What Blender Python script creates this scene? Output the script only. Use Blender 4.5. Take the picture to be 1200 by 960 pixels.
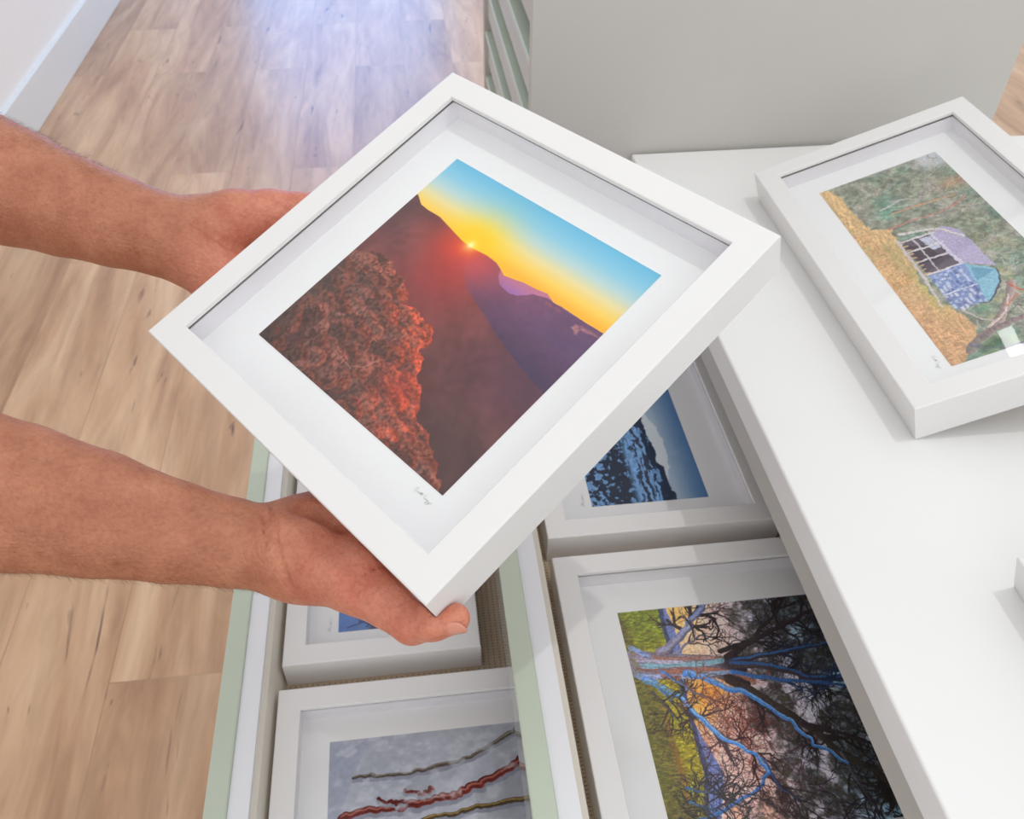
import bpy, bmesh, math, random
import numpy as np
from mathutils import Vector, Matrix

for o in list(bpy.data.objects): bpy.data.objects.remove(o)
scene = bpy.context.scene
COL = scene.collection

# ------------------------------------------------------------------ camera (a phone-like lens held over the open drawers)
cam_data = bpy.data.cameras.new('camera'); cam = bpy.data.objects.new('camera', cam_data); COL.objects.link(cam)
cam_data.sensor_fit = 'HORIZONTAL'; cam_data.sensor_width = 36.0; cam_data.lens = 36.0 * 1020.0 / 1200.0
cam_data.clip_start = .02; cam_data.clip_end = 60
RGT = Vector((0.99279848, -0.11952992, 0.00798597)); DWN = Vector((-0.07530059, -0.67450371, -0.73442124)); FWD = Vector((0.09317188, 0.72853095, -0.67864693))
cam.matrix_world = Matrix(((RGT.x, -DWN.x, -FWD.x, 0), (RGT.y, -DWN.y, -FWD.y, 0), (RGT.z, -DWN.z, -FWD.z, 1.375), (0, 0, 0, 1)))
cam_data.dof.use_dof = True; cam_data.dof.focus_distance = .53; cam_data.dof.aperture_fstop = 18
scene.camera = cam

# ------------------------------------------------------------------ light: soft bright gallery, one ceiling spot above the worktop
world = bpy.data.worlds.new('gallery_light'); scene.world = world; world.use_nodes = True
wn = world.node_tree.nodes; wl = world.node_tree.links
bg = wn['Background']; bg.inputs['Strength'].default_value = 1.04
tc = wn.new('ShaderNodeTexCoord'); sx = wn.new('ShaderNodeSeparateXYZ'); rp = wn.new('ShaderNodeValToRGB')
wl.new(tc.outputs['Generated'], sx.inputs[0]); wl.new(sx.outputs['Z'], rp.inputs[0]); wl.new(rp.outputs[0], bg.inputs['Color'])
rp.color_ramp.elements[0].position = 0.0; rp.color_ramp.elements[0].color = (.88, .90, .92, 1)
rp.color_ramp.elements[1].position = 0.75; rp.color_ramp.elements[1].color = (.99, 1.0, 1.0, 1)

def lamp(kind, name, loc, target, energy, color=(1, 1, 1), **kw):
    d = bpy.data.lights.new(name, kind); d.energy = energy; d.color = color
    for k, v in kw.items(): setattr(d, k, v)
    o = bpy.data.objects.new(name, d); COL.objects.link(o); o.location = loc
    o.rotation_euler = (Vector(target) - Vector(loc)).to_track_quat('-Z', 'Y').to_euler(); return o
SPOT = lamp('SPOT', 'ceiling_spotlight', (.62, .45, 2.7), (.30, .45, .9), 19, (1, .99, .97), spot_size=math.radians(84), spot_blend=.5, shadow_soft_size=.014)
TUBE = lamp('AREA', 'high_ceiling_tube_light', (1.115, 4.45, 6.25), (.45, .48, .95), 2.2, shape='RECTANGLE', size=.10, size_y=.55)
FILL = lamp('AREA', 'added_fill_light', (-.3, -3.0, 2.0), (.0, .4, .8), 15, (1, .975, .94), shape='RECTANGLE', size=3.2, size_y=2.2)  # added soft fill from behind the camera, brightens drawer interiors and near-facing sides
WIN = lamp('AREA', 'window_daylight', (-.2, 6.1, 1.25), (-.1, 0, .9), 9, (.40, .66, 1), shape='RECTANGLE', size=1.6, size_y=1.8)

vs = scene.view_settings
vs.view_transform = 'Standard'; vs.look = 'None'; vs.exposure = 0.0; vs.gamma = 1.0; vs.use_curve_mapping = False
scene.cycles.max_bounces = 12; scene.cycles.diffuse_bounces = 8; scene.cycles.transparent_max_bounces = 16


# ------------------------------------------------------------------ materials
def lin(c): return tuple((x / 255 / 12.92 if x / 255 <= .04045 else ((x / 255 + .055) / 1.055) ** 2.4) for x in c) + (1,)
def new_mat(name):
    m = bpy.data.materials.new(name); m.use_nodes = True; return m, m.node_tree, m.node_tree.nodes['Principled BSDF']
def N(nt, t, **kw):
    n = nt.nodes.new('ShaderNode' + t)
    for k, v in kw.items(): setattr(n, k, v)
    return n
def noise(nt, vec, scale, detail=3, rough=.5, dist=0.0):
    n = N(nt, 'TexNoise'); n.inputs['Scale'].default_value = scale; n.inputs['Detail'].default_value = detail
    n.inputs['Roughness'].default_value = rough; n.inputs['Distortion'].default_value = dist
    if vec is not None: nt.links.new(vec, n.inputs['Vector'])
    return n
def ramp(nt, fac, stops):
    r = N(nt, 'ValToRGB'); e = r.color_ramp.elements
    while len(e) < len(stops): e.new(.5)
    for k, (p, c) in enumerate(stops): e[k].position = p; e[k].color = c
    nt.links.new(fac, r.inputs[0]); return r
def mixc(nt, fac, a, b, mode='MIX'):
    m = N(nt, 'Mix', data_type='RGBA', blend_type=mode)
    for s, v in ((0, fac), (6, a), (7, b)):
        if hasattr(v, 'is_output') or hasattr(v, 'links'): nt.links.new(v, m.inputs[s])
        else: m.inputs[s].default_value = v
    return m.outputs[2]
def plain(name, rgb, rough=.5, spec=.5, bump=0.0, bscale=200, var=.03, coat=0.0):
    m, nt, b = new_mat(name); tcn = N(nt, 'TexCoord'); n = noise(nt, tcn.outputs['Object'], 9, 4)
    c = lin(rgb); d = tuple(x * (1 - var) for x in c[:3]) + (1,); e = tuple(min(1, x * (1 + var)) for x in c[:3]) + (1,)
    r = ramp(nt, n.outputs['Fac'], [(.3, d), (.7, e)]); nt.links.new(r.outputs[0], b.inputs['Base Color'])
    b.inputs['Roughness'].default_value = rough; b.inputs['Specular IOR Level'].default_value = spec; b.inputs['Coat Weight'].default_value = coat
    if bump:
        n2 = noise(nt, tcn.outputs['Object'], bscale, 3); bp = N(nt, 'Bump'); bp.inputs['Strength'].default_value = bump; bp.inputs['Distance'].default_value = .001
        nt.links.new(n2.outputs['Fac'], bp.inputs['Height']); nt.links.new(bp.outputs[0], b.inputs['Normal'])
    return m
M = {}
M['lacquer'] = plain('white_lacquer', (229, 228, 227), .42, .4, .05, 300, .01)
M['worktop'] = plain('white_laminate', (233, 233, 232), .38, .4, .03, 300, .01)
M['spacer'] = plain('white_spacer', (236, 234, 238), .8, .2, 0, 1, .01)
M['mount'] = plain('white_mount_board', (240, 240, 241), .9, .15, .06, 500, .008)
M['slot'] = plain('brown_rebate', (96, 72, 66), .8, .1)
M['backing'] = plain('brown_backing_board', (150, 120, 88), .9, .1, .2, 120, .08)
M['wall'] = plain('white_wall_paint', (248, 249, 252), .8, .2, .1, 120, .01)
M['skirting'] = plain('grey_skirting_paint', (232, 237, 242), .5, .4, 0, 1, .01)
M['panel'] = plain('grey_cabinet_panel', (194, 191, 186), .6, .3, .05, 200, .015)
M['drawer_white'] = plain('drawer_white', (232, 234, 238), .4, .4, 0, 1, .01)
M['drawer_beige'] = plain('drawer_beige', (226, 219, 208), .5, .3, 0, 1, .02)
M['dark'] = plain('dark_gap', (52, 48, 42), .9, .1)
M['green_edge'] = plain('pale_green_edge', (194, 205, 188), .35, .5, 0, 1, .03)
M['metal'] = plain('brushed_grey', (180, 180, 180), .4, .6)
# glossy grey-green fronts
m, nt, b = new_mat('glossy_grey_green_front'); b.inputs['Base Color'].default_value = lin((186, 190, 182)); b.inputs['Roughness'].default_value = .06; b.inputs['Specular IOR Level'].default_value = .6; M['front'] = m
M['front_matt'] = plain('satin_grey_front', (196, 197, 193), .5, .3, 0, 1, .02)
# picture glass: clear, with a Fresnel reflection
m, nt, b = new_mat('picture_glass'); out = nt.nodes['Material Output']; nt.nodes.remove(b)
lw = N(nt, 'LayerWeight'); lw.inputs['Blend'].default_value = .5; pw = N(nt, 'Math', operation='POWER'); pw.inputs[1].default_value = 5; nt.links.new(lw.outputs['Facing'], pw.inputs[0])
fr = N(nt, 'Math', operation='MULTIPLY_ADD'); fr.inputs[1].default_value = .9; fr.inputs[2].default_value = .022; nt.links.new(pw.outputs[0], fr.inputs[0])
tr = N(nt, 'BsdfTransparent'); gl = N(nt, 'BsdfGlossy'); gl.inputs['Roughness'].default_value = .0
tr.inputs['Color'].default_value = (.996, .998, .997, 1); mx = N(nt, 'MixShader')
nt.links.new(fr.outputs[0], mx.inputs[0]); nt.links.new(tr.outputs[0], mx.inputs[1]); nt.links.new(gl.outputs[0], mx.inputs[2]); nt.links.new(mx.outputs[0], out.inputs[0]); M['glass'] = m
# ribbed drawer liner
m, nt, b = new_mat('ribbed_liner'); tcn = N(nt, 'TexCoord'); sp = N(nt, 'SeparateXYZ'); nt.links.new(tcn.outputs['Object'], sp.inputs[0])
def wave(ax, per, amp=1.0):
    a = N(nt, 'Math', operation='MULTIPLY'); a.inputs[1].default_value = 2 * math.pi / per; nt.links.new(sp.outputs[ax], a.inputs[0])
    s = N(nt, 'Math', operation='SINE'); nt.links.new(a.outputs[0], s.inputs[0]); return s.outputs[0]
w1 = wave('X', .0052); w2 = wave('Y', .0032); mn = N(nt, 'Math', operation='MINIMUM'); nt.links.new(w1, mn.inputs[0]); nt.links.new(w2, mn.inputs[1])
mr = N(nt, 'MapRange'); mr.inputs[1].default_value = -1; mr.inputs[2].default_value = 1; nt.links.new(mn.outputs[0], mr.inputs[0])
r = ramp(nt, mr.outputs[0], [(0.0, lin((196, 176, 152))), (.55, lin((212, 196, 172))), (.8, lin((150, 128, 104)))]); nt.links.new(r.outputs[0], b.inputs['Base Color']); b.inputs['Roughness'].default_value = .85
bp = N(nt, 'Bump'); bp.inputs['Strength'].default_value = .6; bp.inputs['Distance'].default_value = .001; nt.links.new(mr.outputs[0], bp.inputs['Height']); nt.links.new(bp.outputs[0], b.inputs['Normal']); M['liner'] = m

# timber floor: boards along Y, each with its own tone, streaks and knots
m, nt, b = new_mat('timber_floor'); tcn = N(nt, 'TexCoord'); mp = N(nt, 'Mapping'); mp.inputs['Rotation'].default_value = (0, 0, math.radians(90)); nt.links.new(tcn.outputs['Object'], mp.inputs[0])
mp.inputs['Location'].default_value = (.86, .0, 0)
bk = N(nt, 'TexBrick'); bk.offset = .37; bk.inputs['Scale'].default_value = 1.0; bk.inputs['Brick Width'].default_value = 1.36; bk.inputs['Row Height'].default_value = .196; bk.inputs['Mortar Size'].default_value = .0011; bk.inputs['Mortar Smooth'].default_value = .1; bk.inputs['Bias'].default_value = 0
bk.inputs['Color1'].default_value = (0, 0, 0, 1); bk.inputs['Color2'].default_value = (1, 1, 1, 1); bk.inputs['Mortar'].default_value = (.5, .5, .5, 1)
nt.links.new(mp.outputs[0], bk.inputs['Vector'])
# per-board offset for the grain
off = N(nt, 'VectorMath', operation='MULTIPLY'); off.inputs[1].default_value = (7.3, 5.1, 9.7); nt.links.new(bk.outputs['Color'], off.inputs[0])
ad = N(nt, 'VectorMath', operation='ADD'); nt.links.new(tcn.outputs['Object'], ad.inputs[0]); nt.links.new(off.outputs[0], ad.inputs[1])
st = N(nt, 'Mapping'); st.inputs['Scale'].default_value = (1, .14, 1); nt.links.new(ad.outputs[0], st.inputs[0])
g1 = noise(nt, st.outputs[0], 9, 5, .55, 1.1); g2 = noise(nt, st.outputs[0], 34, 4, .6, .6); g3 = noise(nt, st.outputs[0], 14, 3, .6, 2.5)
base = ramp(nt, g1.outputs['Fac'], [(.26, lin((170, 126, 96))), (.42, lin((200, 159, 124))), (.55, lin((216, 178, 143))), (.72, lin((229, 196, 162)))])
tone = ramp(nt, bk.outputs['Color'], [(0, (.80, .77, .75, 1)), (1, (1.0, 1.0, 1.0, 1))])
c = mixc(nt, 1.0, base.outputs[0], tone.outputs[0], 'MULTIPLY')
fine = ramp(nt, g2.outputs['Fac'], [(.35, (.84, .82, .80, 1)), (.6, (1.04, 1.03, 1.02, 1))]); c = mixc(nt, .8, c, fine.outputs[0], 'MULTIPLY')
dk = ramp(nt, g3.outputs['Fac'], [(.66, (0, 0, 0, 1)), (.74, (1, 1, 1, 1))]); c = mixc(nt, dk.outputs[0], c, lin((112, 84, 72)))
stk = N(nt, 'Mapping'); stk.inputs['Scale'].default_value = (1, .33, 1); nt.links.new(ad.outputs[0], stk.inputs[0])
vo = N(nt, 'TexVoronoi'); vo.inputs['Scale'].default_value = 3.4; nt.links.new(stk.outputs[0], vo.inputs['Vector'])
kn = ramp(nt, vo.outputs['Distance'], [(.02, (1, 1, 1, 1)), (.075, (0, 0, 0, 1))]); c = mixc(nt, kn.outputs[0], c, lin((120, 90, 80)))
joint = ramp(nt, bk.outputs['Fac'], [(0, (1, 1, 1, 1)), (1, (.80, .77, .74, 1))]); c = mixc(nt, 1.0, c, joint.outputs[0], 'MULTIPLY')
nt.links.new(c, b.inputs['Base Color']); b.inputs['Roughness'].default_value = .42; b.inputs['Specular IOR Level'].default_value = .45; b.inputs['Coat Weight'].default_value = .4; b.inputs['Coat Roughness'].default_value = .3
M['floor'] = m
# skin
m, nt, b = new_mat('skin'); tcn = N(nt, 'TexCoord'); at = N(nt, 'Attribute', attribute_name='flush')
n1 = noise(nt, tcn.outputs['Object'], 45, 4, .6); n2 = noise(nt, tcn.outputs['Object'], 330, 3, .6)
dry = ramp(nt, n1.outputs['Fac'], [(.3, lin((158, 99, 70))), (.7, lin((184, 124, 93)))])
red = ramp(nt, n1.outputs['Fac'], [(.3, lin((200, 116, 92))), (.7, lin((218, 146, 120)))])
c = mixc(nt, at.outputs['Fac'], dry.outputs[0], red.outputs[0])
sp2 = ramp(nt, n2.outputs['Fac'], [(.32, (.80, .72, .70, 1)), (.58, (1, 1, 1, 1))]); c = mixc(nt, .7, c, sp2.outputs[0], 'MULTIPLY')
vo = N(nt, 'TexVoronoi'); vo.inputs['Scale'].default_value = 60; nt.links.new(tcn.outputs['Object'], vo.inputs['Vector'])
fk = ramp(nt, vo.outputs['Distance'], [(.03, (1, 1, 1, 1)), (.07, (0, 0, 0, 1))]); n4 = noise(nt, tcn.outputs['Object'], 14, 2)
fk2 = N(nt, 'Math', operation='MULTIPLY'); th = ramp(nt, n4.outputs['Fac'], [(.52, (0, 0, 0, 1)), (.6, (.8, .8, .8, 1))]); nt.links.new(fk.outputs[0], fk2.inputs[0]); nt.links.new(th.outputs[0], fk2.inputs[1])
c = mixc(nt, fk2.outputs[0], c, lin((134, 78, 56)))
nt.links.new(c, b.inputs['Base Color']); b.inputs['Roughness'].default_value = .48; b.inputs['Specular IOR Level'].default_value = .4
b.inputs['Subsurface Weight'].default_value = .12; b.inputs['Subsurface Radius'].default_value = (1, .35, .2); b.inputs['Subsurface Scale'].default_value = .004
wv = noise(nt, tcn.outputs['Object'], 420, 4, .65); wr = N(nt, 'TexVoronoi'); wr.inputs['Scale'].default_value = 520; nt.links.new(tcn.outputs['Object'], wr.inputs['Vector'])
hm = N(nt, 'Math', operation='ADD'); nt.links.new(wv.outputs['Fac'], hm.inputs[0]); nt.links.new(wr.outputs['Distance'], hm.inputs[1])
bp = N(nt, 'Bump'); bp.inputs['Strength'].default_value = .55; bp.inputs['Distance'].default_value = .0008; nt.links.new(hm.outputs[0], bp.inputs['Height']); nt.links.new(bp.outputs[0], b.inputs['Normal'])
M['skin'] = m
m, nt, b = new_mat('nail'); b.inputs['Base Color'].default_value = lin((216, 146, 124)); b.inputs['Roughness'].default_value = .22; b.inputs['Coat Weight'].default_value = .3; M['nail'] = m
M['hair'] = plain('arm_hair', (70, 48, 34), .6, .3)
M['ink'] = plain('pencil', (120, 122, 128), .8, .1)
m, nt, b = new_mat('daylight_sky'); nt.nodes.remove(b); em = N(nt, 'Emission'); em.inputs['Strength'].default_value = 3.8
tcn = N(nt, 'TexCoord'); sx2 = N(nt, 'SeparateXYZ'); nt.links.new(tcn.outputs['Generated'], sx2.inputs[0]); r = ramp(nt, sx2.outputs['Z'], [(0, (.14, .40, .95, 1)), (1, (.08, .34, 1, 1))]); nt.links.new(r.outputs[0], em.inputs[0]); nt.links.new(em.outputs[0], nt.nodes['Material Output'].inputs[0]); M['sky'] = m

def picture_mat(name, arr):
    h, w = arr.shape[:2]; img = bpy.data.images.new(name, w, h); buf = np.ones((h, w, 4), np.float32); buf[..., :3] = arr
    img.pixels.foreach_set(buf.ravel()); img.update(); img.pack()
    m, nt, b = new_mat(name); t = N(nt, 'TexImage'); t.image = img; t.interpolation = 'Linear'; t.extension = 'EXTEND'
    nt.links.new(t.outputs[0], b.inputs['Base Color']); b.inputs['Roughness'].default_value = .7; b.inputs['Specular IOR Level'].default_value = .2; return m

# ------------------------------------------------------------------ helpers
def link(name, me, mat=None, parent=None):
    o = bpy.data.objects.new(name, me); COL.objects.link(o)
    if mat is not None:
        for k in (mat if isinstance(mat, list) else [mat]): me.materials.append(k)
    if parent is not None: o.parent = parent
    return o
def bm_obj(name, bm, mat, parent=None, smooth=False):
    me = bpy.data.meshes.new(name); bmesh.ops.recalc_face_normals(bm, faces=bm.faces); bm.to_mesh(me); bm.free()
    if smooth:
        for p in me.polygons: p.use_smooth = True
    return link(name, me, mat, parent)
def add_box(bm, lo, hi, bevel=0.0, seg=2):
    lo, hi = [min(a, b) for a, b in zip(lo, hi)], [max(a, b) for a, b in zip(lo, hi)]
    r = bmesh.ops.create_cube(bm, size=1.0); v = r['verts']
    for q in v: q.co = Vector([lo[i] + (q.co[i] + .5) * (hi[i] - lo[i]) for i in range(3)])
    if bevel:
        e = list({e for q in v for e in q.link_edges}); bmesh.ops.bevel(bm, geom=e, offset=bevel, segments=seg, profile=.5, affect='EDGES')
def box(name, lo, hi, mat, parent=None, bevel=0.0, seg=2):
    bm = bmesh.new(); add_box(bm, lo, hi, bevel, seg); return bm_obj(name, bm, mat, parent)
def empty(name, mw=None):
    o = bpy.data.objects.new(name, None); COL.objects.link(o); o.empty_display_size = .05
    if mw is not None: o.matrix_world = mw
    return o
def tag(o, label=None, cat=None, group=None, kind=None):
    for k, v in (('label', label), ('category', cat), ('group', group), ('kind', kind)):
        if v: o[k] = v
    return o
def copy_tree(o, parent=None):
    c = o.copy(); COL.objects.link(c)
    if parent is not None: c.parent = parent
    for ch in list(o.children): copy_tree(ch, c)
    return c

# ------------------------------------------------------------------ pictures printed on the framed sheets
def srgb(c): return np.array(c, float) / 255.0
def vnoise(rs, h, w, fy, fx):
    gy, gx = int(fy) + 3, int(fx) + 3
    g = rs.rand(gy, gx)
    y = np.linspace(0, fy, h, endpoint=False); x = np.linspace(0, fx, w, endpoint=False)
    yi = y.astype(int); xi = x.astype(int); ty = y - yi; tx = x - xi
    ty = (ty * ty * (3 - 2 * ty))[:, None]; tx = (tx * tx * (3 - 2 * tx))[None, :]
    a = g[np.ix_(yi, xi)]; b = g[np.ix_(yi, xi + 1)]; c = g[np.ix_(yi + 1, xi)]; d = g[np.ix_(yi + 1, xi + 1)]
    return (a * (1 - tx) + b * tx) * (1 - ty) + (c * (1 - tx) + d * tx) * ty
def fbm(rs, h, w, fy, fx, octs=5, gain=0.55):
    s = np.zeros((h, w)); a = 1.0; t = 0.0
    for _ in range(octs):
        s += a * vnoise(rs, h, w, fy, fx); t += a
        a *= gain; fy *= 2; fx *= 2
        if fy > h or fx > w: break
    return s / t
def sstep(a, b, x):
    t = np.clip((x - a) / (b - a), 0, 1); return t * t * (3 - 2 * t)
class Pic:
    def __init__(s, w, h, seed):
        s.w, s.h = w, h; s.rs = np.random.RandomState(seed)
        s.v, s.u = np.mgrid[0:h, 0:w].astype(float); s.v = (s.v + .5) / h; s.u = (s.u + .5) / w
        s.a = np.zeros((h, w, 3)); s.asp = w / h
    def fill(s, m, c):
        c = np.asarray(c, float); m = m[..., None]
        s.a = s.a * (1 - m) + c * m
    def curve(s, pts):
        p = np.array(pts); return np.interp(s.u, p[:, 0], p[:, 1])
    def poly(s, pts, c, alpha=1.0):
        p = np.array(pts, float); ins = np.zeros((s.h, s.w), bool); n = len(p)
        for i in range(n):
            x0, y0 = p[i]; x1, y1 = p[(i + 1) % n]
            if y0 == y1: continue
            cr = ((y0 > s.v) != (y1 > s.v)) & (s.u < (x1 - x0) * (s.v - y0) / (y1 - y0) + x0)
            ins ^= cr
        s.fill(ins * alpha, c); return ins
    def stroke(s, pts, r0, r1, c0, c1=None, alpha=1.0, shade=0.0):
        """tapering line through pts (u, v); widths as fractions of the height"""
        c1 = c0 if c1 is None else c1
        P = np.array(pts, float)
        if len(P) > 2:                                   # round the corners of the line
            E = np.vstack([2 * P[0] - P[1], P, 2 * P[-1] - P[-2]]); Q = []
            for i in range(1, len(E) - 2):
                for t in (0, .25, .5, .75):
                    Q.append(.5 * (2 * E[i] + (E[i + 1] - E[i - 1]) * t + (2 * E[i - 1] - 5 * E[i] + 4 * E[i + 1] - E[i + 2]) * t * t + (3 * E[i] - E[i - 1] - 3 * E[i + 1] + E[i + 2]) * t ** 3))
            P = np.array(Q + [P[-1]])
        P = P * [s.w, s.h]
        L = np.r_[0, np.cumsum(np.hypot(*np.diff(P, axis=0).T))]; T = L[-1] + 1e-9
        for i in range(len(P) - 1):
            a, b = P[i], P[i + 1]; ra = (r0 + (r1 - r0) * L[i] / T) * s.h; rb = (r0 + (r1 - r0) * L[i + 1] / T) * s.h
            m = max(ra, rb) + 1.5
            x0 = max(int(min(a[0], b[0]) - m), 0); x1 = min(int(max(a[0], b[0]) + m) + 1, s.w)
            y0 = max(int(min(a[1], b[1]) - m), 0); y1 = min(int(max(a[1], b[1]) + m) + 1, s.h)
            if x0 >= x1 or y0 >= y1: continue
            yy, xx = np.mgrid[y0:y1, x0:x1] + .5
            d = b - a; q = d @ d + 1e-9
            t = np.clip(((xx - a[0]) * d[0] + (yy - a[1]) * d[1]) / q, 0, 1)
            ex = xx - a[0] - t * d[0]; ey = yy - a[1] - t * d[1]
            dist = np.hypot(ex, ey); rr = ra + (rb - ra) * t
            cov = np.clip(rr - dist + .5, 0, 1) * np.minimum(1, rr * 2 + .25) * alpha
            tt = ((L[i] + (L[i + 1] - L[i]) * t) / T)[..., None]
            col = np.asarray(c0) * (1 - tt) + np.asarray(c1) * tt
            if shade:
                col = col * (1 + shade * np.clip((ex * .3 + ey) / (rr + .5), -1, 1))[..., None]
            s.a[y0:y1, x0:x1] = s.a[y0:y1, x0:x1] * (1 - cov[..., None]) + col * cov[..., None]
    def twigs(s, start, ang, ln, r, c, depth=4, spread=.5, kids=3, alpha=1.0, bend=.25, jit=0.0):
        rs = s.rs; pts = [start]; a = ang; n = 4
        for _ in range(n):
            a += rs.randn() * bend
            pts.append((pts[-1][0] + np.cos(a) * ln / n / s.asp, pts[-1][1] + np.sin(a) * ln / n))
        s.stroke(pts, r, r * .6, np.asarray(c) * (1 + jit * rs.randn()), alpha=alpha)
        if depth > 0:
            for k in range(kids):
                i = rs.randint(1, n + 1)
                s.twigs(pts[i], a + rs.randn() * spread, ln * (.55 + .3 * rs.rand()), r * .62, c, depth - 1, spread, kids, alpha, bend, jit)
    def warp(s, amp, f, octs=3):
        """push the pixels about so that edges look grown rather than drawn"""
        dy = (fbm(s.rs, s.h, s.w, f, f * s.asp, octs) - .5) * 2 * amp * s.h; dx = (fbm(s.rs, s.h, s.w, f, f * s.asp, octs) - .5) * 2 * amp * s.h
        yy = np.clip(np.arange(s.h)[:, None] + dy, 0, s.h - 1).astype(int); xx = np.clip(np.arange(s.w)[None, :] + dx, 0, s.w - 1).astype(int)
        s.a = s.a[yy, xx]
    def grain(s, amt, f=90):
        s.a = s.a * (1 + amt * (fbm(s.rs, s.h, s.w, f, f * s.asp, 2) - .5) * 2)[..., None]
    def out(s): return np.clip(s.a, 0, 1)

def paint_sunset(N=720):
    p = Pic(N, N, 3); u, v, rs = p.u, p.v, p.rs
    ridge = p.curve([(-.01, .79), (.012, .783), (.053, .759), (.097, .755), (.162, .757), (.234, .742), (.317, .725), (.372, .721), (.449, .729), (.499, .724), (.532, .712), (.56, .700), (.60, .708), (.639, .717), (.695, .722), (.74, .73), (.781, .715), (.814, .718), (.915, .716), (1, .718)])
    h = v - ridge; sx, sy = .362, .729; ds = np.hypot(u - sx, v - sy)
    t = np.clip((v - .73) / .27, 0, 1)
    sky = np.zeros((N, N, 3)); K = [0, .14, .32, .5, .72, 1]
    C = [srgb(c) for c in ((255, 186, 52), (254, 210, 92), (238, 222, 160), (190, 216, 214), (140, 203, 228), (106, 188, 224))]
    for i in range(3): sky[..., i] = np.interp(t, K, [c[i] for c in C])
    p.a = sky
    g = np.exp(-(ds / .13) ** 2)[..., None]; p.a = p.a * (1 - .85 * g) + srgb((255, 214, 10)) * .85 * g
    g = np.exp(-(ds / .06) ** 2)[..., None]; p.a = p.a * (1 - .6 * g) + srgb((255, 190, 0)) * .6 * g
    land = sstep(.0015, -.0015, h)
    far = srgb((196, 120, 150)) * np.ones((N, N, 3)); far = far * (1 - sstep(.72, .64, v)[..., None]) + srgb((150, 110, 190)) * sstep(.72, .64, v)[..., None]
    p.fill(land, 0 * far + far)
    mid = p.curve([(0, .72), (.35, .72), (.499, .726), (.531, .717), (.545, .686), (.576, .662), (.624, .655), (.66, .664), (.70, .700), (.755, .716), (.781, .715), (1, .718)])
    n1 = fbm(rs, N, N, 8, 8); n2 = fbm(rs, N, N, 60, 60, 4)
    m = sstep(.002, -.002, v - mid) * land
    mt = sstep(.72, .42, v)
    cm = srgb((134, 76, 102)) * (1 - mt[..., None]) + srgb((62, 52, 86)) * mt[..., None]
    cm = cm * (1 - (sstep(.45, 1, u) * sstep(.5, .62, v) * .55)[..., None]) + srgb((72, 70, 116)) * (sstep(.45, 1, u) * sstep(.5, .62, v) * .55)[..., None]
    cm = cm * (.86 + .3 * n1 + .08 * (n2 - .5))[..., None]
    p.fill(m, 1.0 * cm)
    cl = sstep(.80, .86, u) * sstep(.655, .672, v) * sstep(.707, .690, v) * sstep(.50, .66, fbm(rs, N, N, 40, 26, 3)) * .75
    p.fill(cl * land, srgb((196, 134, 128)))
    cl = sstep(.70, .76, u) * sstep(.90, .84, u) * sstep(.69, .70, v) * sstep(.712, .700, v) * sstep(.45, .6, n2) * .5
    p.fill(cl * land, srgb((168, 92, 96)))
    # long tilted spurs of the main mountain on the left
    edge = np.interp(v, [.40, .433, .472, .512, .555, .577, .623, .688, .74], [1.25, 1.02, .85, .707, .587, .513, .432, .381, .36])
    edge = edge + .012 * (fbm(rs, N, N, 30, 4, 3) - .5)
    big = sstep(.006, -.006, u - edge) * land
    big = np.maximum(big, sstep(.46, .40, v + (n1 - .5) * .05) * land)
    cb = srgb((116, 64, 64)) * np.ones((N, N, 3))
    tl = sstep(.9, .1, u)[..., None]; cb = cb * (1 - .25 * tl) + srgb((96, 62, 66)) * .25 * tl
    dk = sstep(.5, .12, v)[..., None]; cb = cb * (1 - dk) + srgb((84, 56, 56)) * dk
    spur = np.sin((u * 1.1 + v * 1.5) * 21 + n1 * 5)
    cb = cb * (.80 + .42 * n1 + .18 * (n2 - .5) + .05 * spur)[..., None]
    p.fill(big, cb)
    p.fill(big * sstep(.55, .95, u) * sstep(.20, .44, v) * .55, srgb((66, 50, 84)))
    p.fill(big * sstep(.16, -.02, u) * sstep(.5, .7, v) * .35, srgb((70, 66, 74)))
    # pale cliff scratches
    for _ in range(260):
        x, y = .04 + .22 * rs.rand(), .55 + .14 * rs.rand()
        L = .01 + .03 * rs.rand(); a = 1.0 + .3 * rs.randn()
        p.stroke([(x, y), (x + L * np.cos(a), y + L * np.sin(a))], .0012, .0006, srgb((158, 116, 120)), alpha=.4 * rs.rand())
    # red glow under the sun
    g = np.exp(-((u - .355) / .14) ** 2 - ((v - .70) / .10) ** 2) * land
    p.fill(g * .85, srgb((242, 66, 34)))
    g = np.exp(-((u - .38) / .17) ** 2 - ((v - .58) / .16) ** 2) * land * np.maximum(big, .35)
    p.fill(g * .55, srgb((190, 50, 48)))
    g = np.exp(-((u - .43) / .075) ** 2 - ((v - .675) / .055) ** 2) * land
    p.fill(g * .5, srgb((200, 84, 100)))
    g = np.exp(-(ds / .05) ** 2) * land; p.fill(g * .85, srgb((255, 92, 22)))
    p.fill(land * sstep(.06, .35, v) * .12 * n2, srgb((180, 90, 80)))
    # forest: clumps of crowns, rim-lit red
    tlx = [-.01, .073, .112, .179, .249, .31, .342, .403, .475, .525, .547, .56, .59, .621, .659, .70, .735, .8, .859, .913, 1]
    tly = [.455, .470, .485, .482, .476, .436, .40, .400, .377, .34, .289, .265, .24, .212, .16, .13, .1, .073, .043, .012, -.05]
    crowns = []
    for _ in range(300):
        x = rs.rand() * .95; top = np.interp(x, tlx, tly)
        y = top - .018 - rs.rand() ** 1.1 * (top + .02)
        if y > -.02: crowns.append((y, x, .028 + .042 * rs.rand()))
    for x in np.linspace(0, .93, 46): crowns.append((np.interp(x, tlx, tly) - .02, x, .026 + .012 * rs.rand()))
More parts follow.
